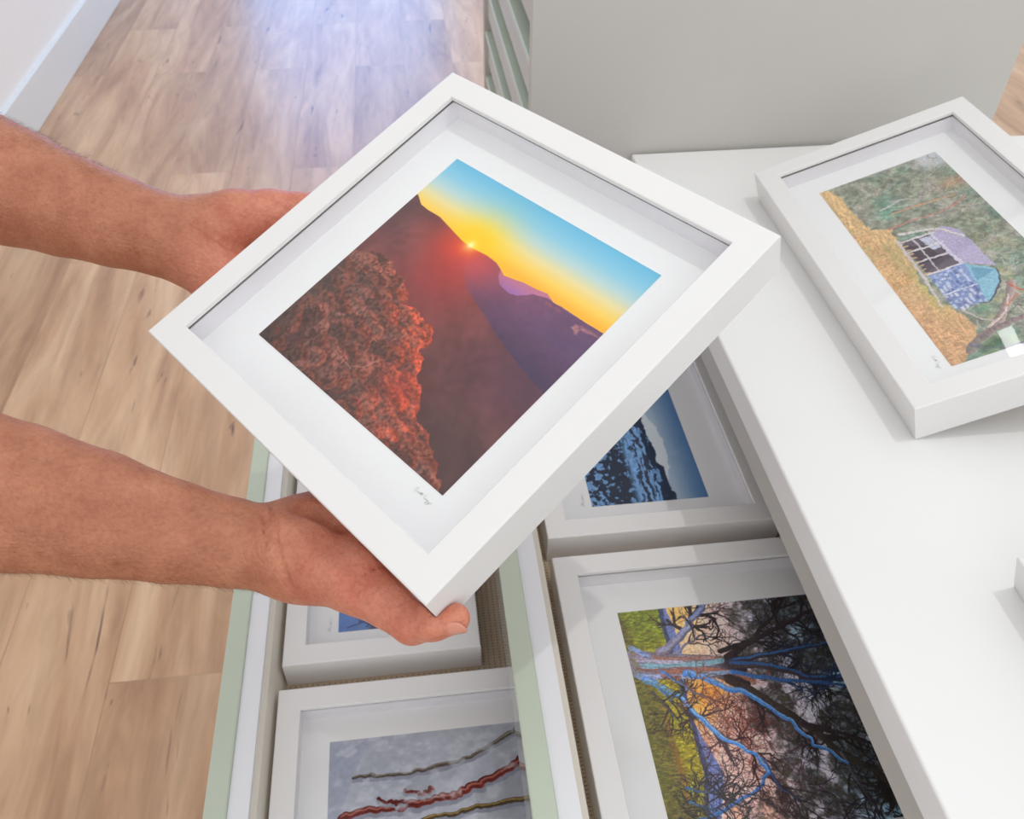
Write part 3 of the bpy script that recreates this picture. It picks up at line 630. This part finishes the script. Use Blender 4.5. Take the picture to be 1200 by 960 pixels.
# held frame
FA, FB, FN = Vector((0.75617999, 0.55079262, 0.35329777)), Vector((0.5995777, -0.79946369, -0.03693756)), Vector((0.2621038, 0.23976091, -0.93478142))
FO = Vector((-0.18945081, 0.50378155, 1.00569009)); FW = .2988; FT = .0344
def held(a, b, n): return FO + FA * a + FB * b + FN * n
picture_frame(basis(FB, FA, -FN, held(FW / 2, FW / 2, FT)), FW, FW, FT, P_sun, .0513, .0513, .0513, .0513, 'white box frame with a mountain sunset print, held up in both hands', 'white box frames')
# frames lying in the drawers: picture bottoms to the left
def flat(x0, y1, W, H, zt, T, *a):             # x0 = left edge (picture bottom), y1 = far edge (picture left)
    return picture_frame(basis((0, -1, 0), (1, 0, 0), (0, 0, 1), (x0 + H / 2, y1 - W / 2, zt - T)), W, H, T, *a)
flat(.0985, .477, .2990, .2990, .745, .0344, P_tree, .0505, .0515, .0515, .0505, 'white box frame with a blue-limbed gum tree print, in the upper drawer', 'white box frames')
flat(.0985, .874, .3750, .2236, .745, .0344, P_snow, .0530, .0525, .0510, .0531, 'long white frame with a blue snowy mountain print, in the upper drawer', 'white box frames')
flat(-.1525, .420, .2990, .2990, .665, .0344, P_bark, .0430, .0435, .0435, .0430, 'white box frame with a print of red bark strips in snow, in the lower drawer', 'white box frames')
flat(-.1515, .800, .3560, .1815, .665, .0344, P_dusk, .0440, .0470, .0440, .0440, 'narrow white frame with a dark blue print beyond the snow one, lower drawer', 'white box frames')
# frames leaning on the worktop
TA = math.radians(19.88); WB = Vector((math.cos(TA), 0, math.sin(TA))); WN = Vector((math.sin(TA), 0, -math.cos(TA))); WH, WW, WT = .2200, .3747, .0356
EASEL_TILT = 0.0
def leaning(corner, label, strut):
    c_ = Vector(corner) + Vector((0, 1, 0)) * WW / 2 + WB * WH / 2 + WN * WT
    return picture_frame(basis((0, -1, 0), WB, -WN, c_), WW, WH, WT, P_hut, .0460, .0510, .0480, .0500, label, 'white box frames', easel=strut)
EASEL_TILT = 19.88 + 0
ZW = .8994
strut = .060
A_ = leaning((.36175, .44095, .93287), 'white frame with an old bush hut print, tilted up on the worktop', .0635)
B_ = leaning((.3633, -.0731, .93287), 'white frame of which only one corner shows, lower right on the worktop', .0635)

# ------------------------------------------------------------------ near cabinet
t = empty('display_cabinet', Matrix.Translation((.56, .27, 0))); tag(t, 'white drawer cabinet under the worktop, its drawers pulled out to the left', 'cabinet')
def rel(name, lo, hi, mat, parent, org, bevel=0.0):
    o = Vector(org); return box(name, [a - b for a, b in zip(lo, o)], [a - b for a, b in zip(hi, o)], mat, parent, bevel)
O = (.56, .27, 0)
rel('side_panel', (.285, .918, .06), (.84, .936, .872), M['panel'], t, O); rel('side_panel', (.285, -.40, .06), (.84, -.382, .872), M['panel'], t, O)
rel('back_panel', (.825, -.382, .06), (.84, .918, .872), M['panel'], t, O); rel('plinth', (.31, -.38, 0), (.82, .92, .06), M['dark'], t, O)
rel('top_rail', (.285, -.382, .80), (.305, .918, .8715), M['panel'], t, O); rel('lower_fascia', (.285, -.382, .06), (.303, .918, .60), M['panel'], t, O)
wt = box('worktop', (.259, -.42, .8724), (.86, .937, ZW), M['worktop'], None, .0022, 3); tag(wt, 'long white worktop above the open drawers', 'worktop')

CAB = t
def drawer(cab, cabloc, xf, y0, y1, zt, zfloor, xb, label, wedge=False):
    O = (xf, (y0 + y1) / 2, zfloor - .008); bm = bmesh.new(); q = lambda lo, hi: add_box(bm, [a - b for a, b in zip(lo, O)], [a - b for a, b in zip(hi, O)])
    q((xf + .018, y0, zfloor - .008), (xf + .0343, y1, zt - .003)); q((xf + .0343, y0, zfloor - .008), (xb, y1, zfloor - .0012))
    q((xf + .0343, y1 - .012, zfloor - .008), (xb, y1, zt - .012)); q((xf + .0343, y0, zfloor - .008), (xb, y0 + .012, zt - .012)); q((xb - .012, y0, zfloor - .008), (xb, y1, zt - .012))
    t = bm_obj('drawer', bm, M['drawer_white'], cab); t.location = Vector(O) - Vector(cabloc); t['label'] = label
    R = lambda n, lo, hi, m_, b_=0.0: rel(n, lo, hi, m_, t, O, b_)
    R('front_panel', (xf + .001, y0, zfloor - .018), (xf + .017, y1, zt - .004), M['front'])
    bm = bmesh.new(); add_box(bm, (0, y0 - O[1], zt - .004 - O[2]), (.018, y1 - O[1], zt - O[2]), .0016, 3); e = bm_obj('front_edge', bm, M['green_edge'], t); e['label'] = 'pale green top edge'
    bm = bmesh.new(); None if wedge else add_box(bm, (.0343, y0 + .012 - O[1], .008), (.0352, y1 - .012 - O[1], zt - .010 - O[2])); None if wedge else add_box(bm, (.0352, y0 + .012 - O[1], zt - .024 - O[2]), (.0410, y1 - .012 - O[1], zt - .016 - O[2]), .001)
    if wedge:
        q_ = []
        for yy in (y0 + .012 - O[1], y1 - .012 - O[1]):
            q_.append([bm.verts.new(v) for v in ((.0343, yy, .008), (.0343, yy, zt - .008 - O[2]), (.0385, yy, zt - .012 - O[2]), (.0430, yy, .020), (.0435, yy, .008))])
        bm.faces.new(q_[0]); bm.faces.new(q_[1][::-1])
        for i in range(5): bm.faces.new((q_[0][i], q_[0][(i + 1) % 5], q_[1][(i + 1) % 5], q_[1][i]))
    bm_obj('rail_lining', bm, M['drawer_beige'], t)
    R('ribbed_liner', (xf + .0345, y0 + .012, zfloor - .0012), (xb - .012, y1 - .012, zfloor), M['liner'])
    return t
drawer(CAB, (.56, .27, 0), .0485, -.10, .905, .765, .7105, .60, 'upper open drawer with a pale green edge')
drawer(CAB, (.56, .27, 0), -.1975, -.10, .905, .690, .6305, .42, 'lower open drawer, pulled out furthest over the floor', True)

# ------------------------------------------------------------------ far cabinet
O = (.424, 1.23, 0); t = empty('tall_cabinet', Matrix.Translation(O)); tag(t, 'tall grey cabinet beyond the end of the worktop', 'cabinet')
rel('end_panel', (.1375, .942, 0), (.708, .960, 1.32), M['panel'], t, O, .001); rel('end_panel', (.1375, 1.495, 0), (.708, 1.513, 1.32), M['panel'], t, O)
rel('carcass', (.165, .960, .06), (.708, 1.495, 1.30), M['dark'], t, O); rel('upper_fascia', (.142, .960, 1.035), (.165, 1.495, 1.30), M['panel'], t, O)
rel('top_panel', (.14, .942, 1.3), (.708, 1.513, 1.32), M['panel'], t, O); rel('plinth', (.17, .96, 0), (.70, 1.495, .06), M['dark'], t, O)
proto = None
for k in range(12):
    z = 1.003 - k * .0755
    if proto is None:
        proto = box('drawer', (.018, -.262, -.052), (.0235, .262, -.006), M['drawer_white'], t)
        box('front_panel', (.002, -.267, -.054), (.018, .267, -.003), M['front_matt'], proto); e = box('front_edge', (-.003, -.267, -.009), (.018, .267, 0), M['green_edge'], proto, .001); e['label'] = 'pale green top edge'
        d = proto
    else: d = copy_tree(proto, t)
    d.location = (.142 - O[0], 1.2275 - O[1], z)

# ------------------------------------------------------------------ arms: one smooth skin grown round the bones of each arm
def smin(a, b, k):
    h = np.clip(.5 + .5 * (b - a) / k, 0, 1); return b * (1 - h) + a * h - k * h * (1 - h)
def surface_nets(f, org, res):
    """mesh the zero level of the sampled distance field f"""
    s = f < 0; nx, ny, nz = f.shape
    cnt = np.zeros((nx - 1, ny - 1, nz - 1)); acc = np.zeros((nx - 1, ny - 1, nz - 1, 3))
    offs = [(0, 0, 0), (1, 0, 0), (0, 1, 0), (1, 1, 0), (0, 0, 1), (1, 0, 1), (0, 1, 1), (1, 1, 1)]
    C = lambda o: (slice(o[0], nx - 1 + o[0]), slice(o[1], ny - 1 + o[1]), slice(o[2], nz - 1 + o[2]))
    for i in range(8):
        for j in range(i + 1, 8):
            a, b = offs[i], offs[j]
            if sum(abs(x - y) for x, y in zip(a, b)) != 1: continue
            fa, fb = f[C(a)], f[C(b)]; x = (fa < 0) != (fb < 0)
            t = np.where(x, fa / np.where(x, fa - fb, 1), 0); cnt += x
            for d in range(3): acc[..., d] += np.where(x, a[d] + (b[d] - a[d]) * t, 0)
    act = cnt > 0; idx = -np.ones(cnt.shape, int); ii = np.argwhere(act); idx[act] = np.arange(len(ii))
    V = (ii + acc[act] / cnt[act][:, None]) * res + org
    F = []
    for d in range(3):
        u_, v_ = (d + 1) % 3, (d + 2) % 3
        A = [slice(1, n - 1) for n in f.shape]; B = list(A); A[d] = slice(0, f.shape[d] - 1); B[d] = slice(1, f.shape[d])
        sa, sb = s[tuple(A)], s[tuple(B)]
        e = np.argwhere(sa != sb); fl = sa[sa != sb]
        base = e.copy(); base[:, u_] += 1; base[:, v_] += 1
        def g(du, dv):
            q = base.copy(); q[:, u_] -= du; q[:, v_] -= dv; return idx[q[:, 0], q[:, 1], q[:, 2]]
        q = np.stack([g(1, 1), g(0, 1), g(0, 0), g(1, 0)], 1); q[~fl] = q[~fl][:, ::-1]; F.append(q)
    return V, np.concatenate(F)
class Field:
    def __init__(s, pts, pad, res):
        P = np.array([tuple(p) for p in pts]); s.res = res; s.org = P.min(0) - pad; n = np.ceil((P.max(0) + pad - s.org) / res).astype(int) + 1
        g = np.meshgrid(*[s.org[i] + np.arange(n[i]) * res for i in range(3)], indexing='ij'); s.X = np.stack(g, -1).astype(np.float32); s.f = np.full(s.X.shape[:3], .03, np.float32)
    def bone(s, A, B, ra, rb, wide=None, flat=1.0):
        """tapering capsule; `wide` = direction of the full radius, `flat` = thickness ratio across it; evaluated only near itself"""
        A = np.array(tuple(A), np.float32); B = np.array(tuple(B), np.float32); m = max(ra, rb) + .022
        lo = np.maximum(((np.minimum(A, B) - m - s.org) / s.res).astype(int), 0); hi = np.minimum(((np.maximum(A, B) + m - s.org) / s.res).astype(int) + 1, s.X.shape[:3])
        sl = tuple(slice(int(l), int(h)) for l, h in zip(lo, hi)); d = B - A; L = d @ d
        q = s.X[sl] - A; t = np.clip((q @ d) / L, 0, 1); q = q - t[..., None] * d; r = ra + (rb - ra) * t
        if wide is None: return sl, np.sqrt((q ** 2).sum(-1)) - r
        w = np.array(tuple(wide), np.float32); dn = d / math.sqrt(L); w = w - dn * (w @ dn); w /= np.linalg.norm(w); th = np.cross(dn, w)
        a = q @ w; b = (q @ th) / flat; c = q @ dn
        return sl, (np.sqrt(a * a + b * b + c * c) - r) * flat
    def add(s, g, k): s.f[g[0]] = smin(s.f[g[0]], g[1], k)
    def cut(s, g, k): s.f[g[0]] = -smin(-s.f[g[0]], g[1], k)
    def skin_at(s, p):
        """slide a point away from the lens until it meets the skin"""
        p = Vector(p); d = (p - cam.matrix_world.translation).normalized()
        for _ in range(400):
            i = ((np.array(tuple(p)) - s.org) / s.res).round().astype(int)
            if (i >= 0).all() and (i < s.f.shape).all() and s.f[tuple(i)] < .0003: break
            p = p + d * .001
        return p
    def crease(s, pts, r, k):
        q = [s.skin_at(p) for p in pts]
        for a, b in zip(q[:-1], q[1:]): s.cut(s.bone(a, b, r, r), k)
    def frame_cut(s, gap):
        q = s.X - np.array(tuple(FO), np.float32); a = q @ np.array(tuple(FA), np.float32); b = q @ np.array(tuple(FB), np.float32); n = q @ np.array(tuple(FN), np.float32)
        d = np.stack([np.abs(a - FW / 2) - FW / 2, np.abs(b - FW / 2) - FW / 2, np.abs(n - FT / 2) - FT / 2], -1)
        bx = np.sqrt((np.maximum(d, 0) ** 2).sum(-1)) + np.minimum(d.max(-1), 0); s.f = np.maximum(s.f, gap - bx)
def V3(*a): return Vector(a)
def arm_mesh(name, Fd, label, tint, parent):
    vs_, fs_ = surface_nets(Fd.f, Fd.org, Fd.res); me = bpy.data.meshes.new(name); me.from_pydata(vs_.tolist(), [], fs_.tolist()); me.update()
    bm = bmesh.new(); bm.from_mesh(me)
    bmesh.ops.recalc_face_normals(bm, faces=bm.faces)
    for _ in range(2): bmesh.ops.smooth_vert(bm, verts=bm.verts, factor=.5, use_axis_x=True, use_axis_y=True, use_axis_z=True)
    bm.to_mesh(me); bm.free()
    for p in me.polygons: p.use_smooth = True
    at_ = me.attributes.new('flush', 'FLOAT', 'POINT'); co = np.zeros(len(me.vertices) * 3, np.float32); me.vertices.foreach_get('co', co); co = co.reshape(-1, 3)
    at_.data.foreach_set('value', tint(co).astype(np.float32))
    o = link(name, me, M['skin'], parent); o['label'] = label; return o
person = empty('person', Matrix.Translation((-.45, .50, .95)))
tag(person, 'person reaching in from the left, both bare forearms holding up the framed sunset', 'person')

RES = .0017
# right arm (the nearer one): elbow, forearm, wrist, hand under the frame, thumb along its edge
AX = [((-0.4959, 0.4562, 0.9863), .0500), ((-0.3846, 0.4220, 0.9869), .0560), ((-0.2956, 0.3985, 0.9783), .0500), ((-0.2548, 0.3875, 0.9721), .0455), ((-0.2101, 0.3773, 0.9629), .0392), ((-0.1656, 0.3677, 0.9512), .0318), ((-0.1306, 0.3619, 0.9425), .0278), ((-0.1035, 0.3560, 0.9384), .0262), ((-0.0857, 0.3540, 0.9401), .0255)]
thumb = [((-0.0879, 0.3437, 0.9391), .0222), ((-0.0499, 0.3176, 0.9502), .0184), ((-0.0191, 0.2806, 0.9560), .0112), ((-0.0070, 0.2735, 0.9663), .0098), ((0.0046, 0.2700, 0.9729), .0086)]
Fd = Field([a for a, r in AX] + [a for a, r in thumb] + [held(.16, .33, .07), held(.03, .30, .03)], .06, RES)
axdir = V3(*AX[-1][0]) - V3(*AX[0][0])
for (a, ra), (b, rb) in zip(AX[:-1], AX[1:]): Fd.add(Fd.bone(a, b, ra, rb, DWN, .86), .0025)
pn = -FN                                        # palms face the back of the frame
heel = held(-.022, .176, .058); palmc = held(.012, .205, .060)
mcp = [(held(.040, .252, .055), .0125), (held(.054, .232, .058), .0125), (held(.060, .211, .060), .012), (held(.060, .190, .060), .0108)]
FD = (FA * .98 + FB * .10).normalized(); side = (FA * -.35 + FB * .94).normalized()
for k, (q, r) in enumerate(mcp): Fd.add(Fd.bone(held(-.030, .190 - .008 * k, .056), q, .017, r + .001, side, .95), .012)
Fd.add(Fd.bone(AX[-1][0], heel, .026, .024, side, .8), .014)
Fd.add(Fd.bone(thumb[0][0], thumb[1][0], thumb[0][1], thumb[1][1]), .014)
Fd.add(Fd.bone(thumb[1][0], thumb[2][0], thumb[1][1], thumb[2][1]), .008)
Fd.add(Fd.bone(thumb[2][0], thumb[3][0], thumb[2][1], thumb[3][1]), .004)
Fd.add(Fd.bone(thumb[3][0], thumb[4][0], thumb[3][1], thumb[4][1]), .004)
for (q, r), ln in zip(mcp, (.070, .078, .072, .056)):
    d1 = FD; p1 = q + d1 * ln * .45 - FN * .004; p2 = p1 + (d1 - FN * -.10) * ln * .30 - FN * .001; p3 = p2 + d1 * ln * .25 - FN * .003
    Fd.add(Fd.bone(q, p1, r - .002, r - .0035), .006); Fd.add(Fd.bone(p1, p2, r - .0033, r - .0042), .003); Fd.add(Fd.bone(p2, p3, r - .0042, r - .0052), .003)
# creases: wrist folds, thumb joint
Fd.crease([(-0.0795, 0.2899, 1.0564), (-0.0791, 0.2822, 1.0482), (-0.0777, 0.2722, 1.0377), (-0.0728, 0.2604, 1.0256)], .0011, .003)
Fd.crease([(-0.0835, 0.2875, 1.0533), (-0.0840, 0.2758, 1.0406)], .0007, .0024); Fd.crease([(-0.0733, 0.2824, 1.0492), (-0.0731, 0.2731, 1.0392), (-0.0685, 0.2626, 1.0287)], .0007, .0022)
Fd.crease([(-0.0454, 0.2435, 1.0407), (-0.0386, 0.2480, 1.0465), (-0.0258, 0.2497, 1.0501)], .0008, .0024); Fd.crease([(-0.0425, 0.2415, 1.0390), (-0.0342, 0.2453, 1.0443), (-0.0222, 0.2466, 1.0472)], .0006, .002)
Fd.crease([(-0.0667, 0.2861, 1.0541), (-0.0566, 0.2832, 1.0523), (-0.0469, 0.2775, 1.0476)], .003, .008)
Fd.crease([(-0.0134, 0.2367, 1.0378), (-0.0138, 0.2338, 1.0346)], .0010, .003)
Fd.frame_cut(.0002)
wr = np.array(tuple(V3(*AX[-2][0]))); ad_ = np.array(tuple(axdir.normalized()))
RA = arm_mesh('right_arm', Fd, 'nearer forearm and hand, the thumb crooked round the corner of the frame', lambda c: np.clip(((c - wr) @ ad_ + .015) / .075, 0, 1) * .85 + .12, person)

# left arm (the further one)
AL = [((-0.5767, 0.7575, 1.1291), .0510), ((-0.4506, 0.6977, 1.0970), .0570), ((-0.3431, 0.6485, 1.0662), .0500), ((-0.2970, 0.6303, 1.0531), .0440), ((-0.2609, 0.6186, 1.0425), .0385), ((-0.2251, 0.6095, 1.0318), .0345), ((-0.1925, 0.6038, 1.0213), .0315), ((-0.1738, 0.6033, 1.0144), .0310)]
tl = [((-0.1643, 0.6159, 1.0190), .0250), ((-0.1382, 0.6191, 1.0215), .0230), ((-0.1128, 0.6259, 1.0206), .0190), (held(.172, -.0085, .042), .0125), (held(.196, -.004, .048), .0085)]
Fe = Field([a for a, r in AL] + [a for a, r in tl] + [held(.20, .17, .07), held(.09, .0, .04)], .06, RES)
axl = V3(*AL[-1][0]) - V3(*AL[0][0])
for (a, ra), (b, rb) in zip(AL[:-1], AL[1:]): Fe.add(Fe.bone(a, b, ra, rb, DWN, .86), .0025)
ml = [(held(.140, .052, .056), .0125), (held(.122, .068, .058), .0125), (held(.102, .078, .060), .012), (held(.082, .080, .060), .0108)]
SD = (FA * .62 + FB * .78).normalized(); sl = (FA * .78 - FB * .62).normalized()
for k, (q, r) in enumerate(ml): Fe.add(Fe.bone(held(.088 - .009 * k, -.012, .053), q, .018, r + .001, sl, .95), .012)
Fe.add(Fe.bone(AL[-1][0], held(.066, -.014, .050), .028, .024, sl, .85), .012)
Fe.add(Fe.bone((-0.1737, 0.5991, 1.0041), (-0.1595, 0.6020, 0.9973), .0200, .0190), .010)
for (a, ra), (b, rb) in zip(tl[:-1], tl[1:]): Fe.add(Fe.bone(a, b, ra, rb), .006)
for (q, r), ln in zip(ml, (.070, .078, .072, .056)):
    p1 = q + SD * ln * .45 - FN * .004; p2 = p1 + SD * ln * .30 - FN * .001; p3 = p2 + SD * ln * .25 - FN * .003
    Fe.add(Fe.bone(q, p1, r - .002, r - .0035), .006); Fe.add(Fe.bone(p1, p2, r - .0033, r - .0042), .003); Fe.add(Fe.bone(p2, p3, r - .0042, r - .0052), .003)
Fe.crease([(-0.1254, 0.4580, 1.1127), (-0.1171, 0.4533, 1.1088), (-0.1097, 0.4484, 1.1046), (-0.1013, 0.4444, 1.1014)], .0020, .005)
Fe.crease([(-0.0834, 0.4630, 1.1238), (-0.0789, 0.4598, 1.1210), (-0.0724, 0.4560, 1.1178)], .0010, .0026); Fe.crease([(-0.1096, 0.4581, 1.1150), (-0.1038, 0.4527, 1.1100)], .0002, .0016)
Fe.frame_cut(.0002)
wl_ = np.array(tuple(V3(*AL[-1][0]))); al_ = np.array(tuple(axl.normalized()))
LA = arm_mesh('left_arm', Fe, 'further forearm and hand, wrist turned up beside the upper left edge of the frame', lambda c: np.clip(((c - wl_) @ al_ + .005) / .05, 0, 1) * .85 + .15, person)
for o in (RA, LA): o.matrix_parent_inverse = person.matrix_world.inverted()

# thumbnail: a thin curved plate set into the end of the thumb
def nail(parent, c, along, out, wid, ln, rad):
    al = Vector(along).normalized(); ou = (Vector(out) - al * Vector(out).dot(al)).normalized(); sd = al.cross(ou); bm = bmesh.new(); n = 12; top = []; bot = []
    for i in range(n + 1):
        for j in range(n + 1):
            x, y = i / n * 2 - 1, j / n * 2 - 1
            xs = x * math.sqrt(1 - .5 * y * y * .9); ys = y * math.sqrt(1 - .5 * x * x * .9)
            an = xs * wid / rad; h = rad * (math.cos(an) - 1) - .0010 * max(ys, 0) ** 2 - .0005 * min(ys, 0) ** 2
            p_ = Vector(c) + sd * (rad * math.sin(an)) + al * (ys * ln) + ou * h; top.append(bm.verts.new(p_)); bot.append(bm.verts.new(p_ - ou * .0009))
    for i in range(n):
        for j in range(n):
            a = i * (n + 1) + j; q = [a, a + 1, a + n + 2, a + n + 1]; bm.faces.new([top[k] for k in q]); bm.faces.new([bot[k] for k in q[::-1]])
    rim = [i * (n + 1) for i in range(n + 1)] + [n * (n + 1) + j for j in range(1, n + 1)] + [i * (n + 1) + n for i in range(n - 1, -1, -1)] + [j for j in range(n - 1, 0, -1)]
    for k in range(len(rim)): a, b = rim[k], rim[(k + 1) % len(rim)]; bm.faces.new((top[a], top[b], bot[b], bot[a]))
    return bm_obj('thumbnail', bm, M['nail'], parent, True)
tipa, tipb = V3(*thumb[3][0]), V3(*thumb[4][0]); al = (tipb - tipa).normalized()
ou = (-FWD * .74 + DWN * .62 + RGT * .10).normalized(); ou = (ou - al * ou.dot(al)).normalized()
nl = nail(RA, tipb + al * .0012 + ou * .0087, al, ou, .0062, .0072, .0080)

# fine dark hairs on the forearms
def hairs(arm, bone, n, seed, bias, lo, hi):
    rs = np.random.RandomState(seed); me = arm.data; A, B = V3(*bone[0][0]), V3(*bone[-1][0]); ax = (B - A).normalized(); L = (B - A).length
    V_, F_ = [], []; cnt_ = 0; nv = len(me.vertices)
    for _ in range(60000):
        v = me.vertices[rs.randint(nv)]; t = (v.co - A).dot(ax) / L; nn = v.normal
        if not lo < t < hi: continue
        w = max(0, nn.dot(bias)); 
        if rs.rand() > .12 + .9 * w * w: continue
        d = (ax * (.75 + .3 * rs.rand()) + nn * (.30 + .25 * rs.rand()) + Vector(rs.randn(3) * .28) + bias * .25).normalized(); ln = .0045 + .005 * rs.rand(); r = .000045
        s1 = d.cross(nn).normalized(); p_ = v.co - nn * .0004; b0 = len(V_)
        for k in range(4):
            tt = k / 3; q = p_ + d * ln * tt - nn * (ln * .35 * tt * tt); rr = r * (1 - .8 * tt); s2 = d.cross(s1)
            for a in range(3): V_.append(q + (s1 * math.cos(a * 2.094) + s2 * math.sin(a * 2.094)) * rr)
        for k in range(3):
            for a in range(3): F_.append((b0 + k * 3 + a, b0 + k * 3 + (a + 1) % 3, b0 + k * 3 + 3 + (a + 1) % 3, b0 + k * 3 + 3 + a))
        cnt_ += 1
        if cnt_ >= n: break
    m_ = bpy.data.meshes.new('arm_hair'); m_.from_pydata([tuple(v) for v in V_], [], F_); o = link('arm_hair', m_, M['hair'], arm); o['kind'] = 'stuff'; o['label'] = 'fine dark hair along the forearm'
hairs(RA, AX, 2600, 5, DWN, .40, .97); hairs(LA, AL, 2300, 6, -DWN, .38, .86)
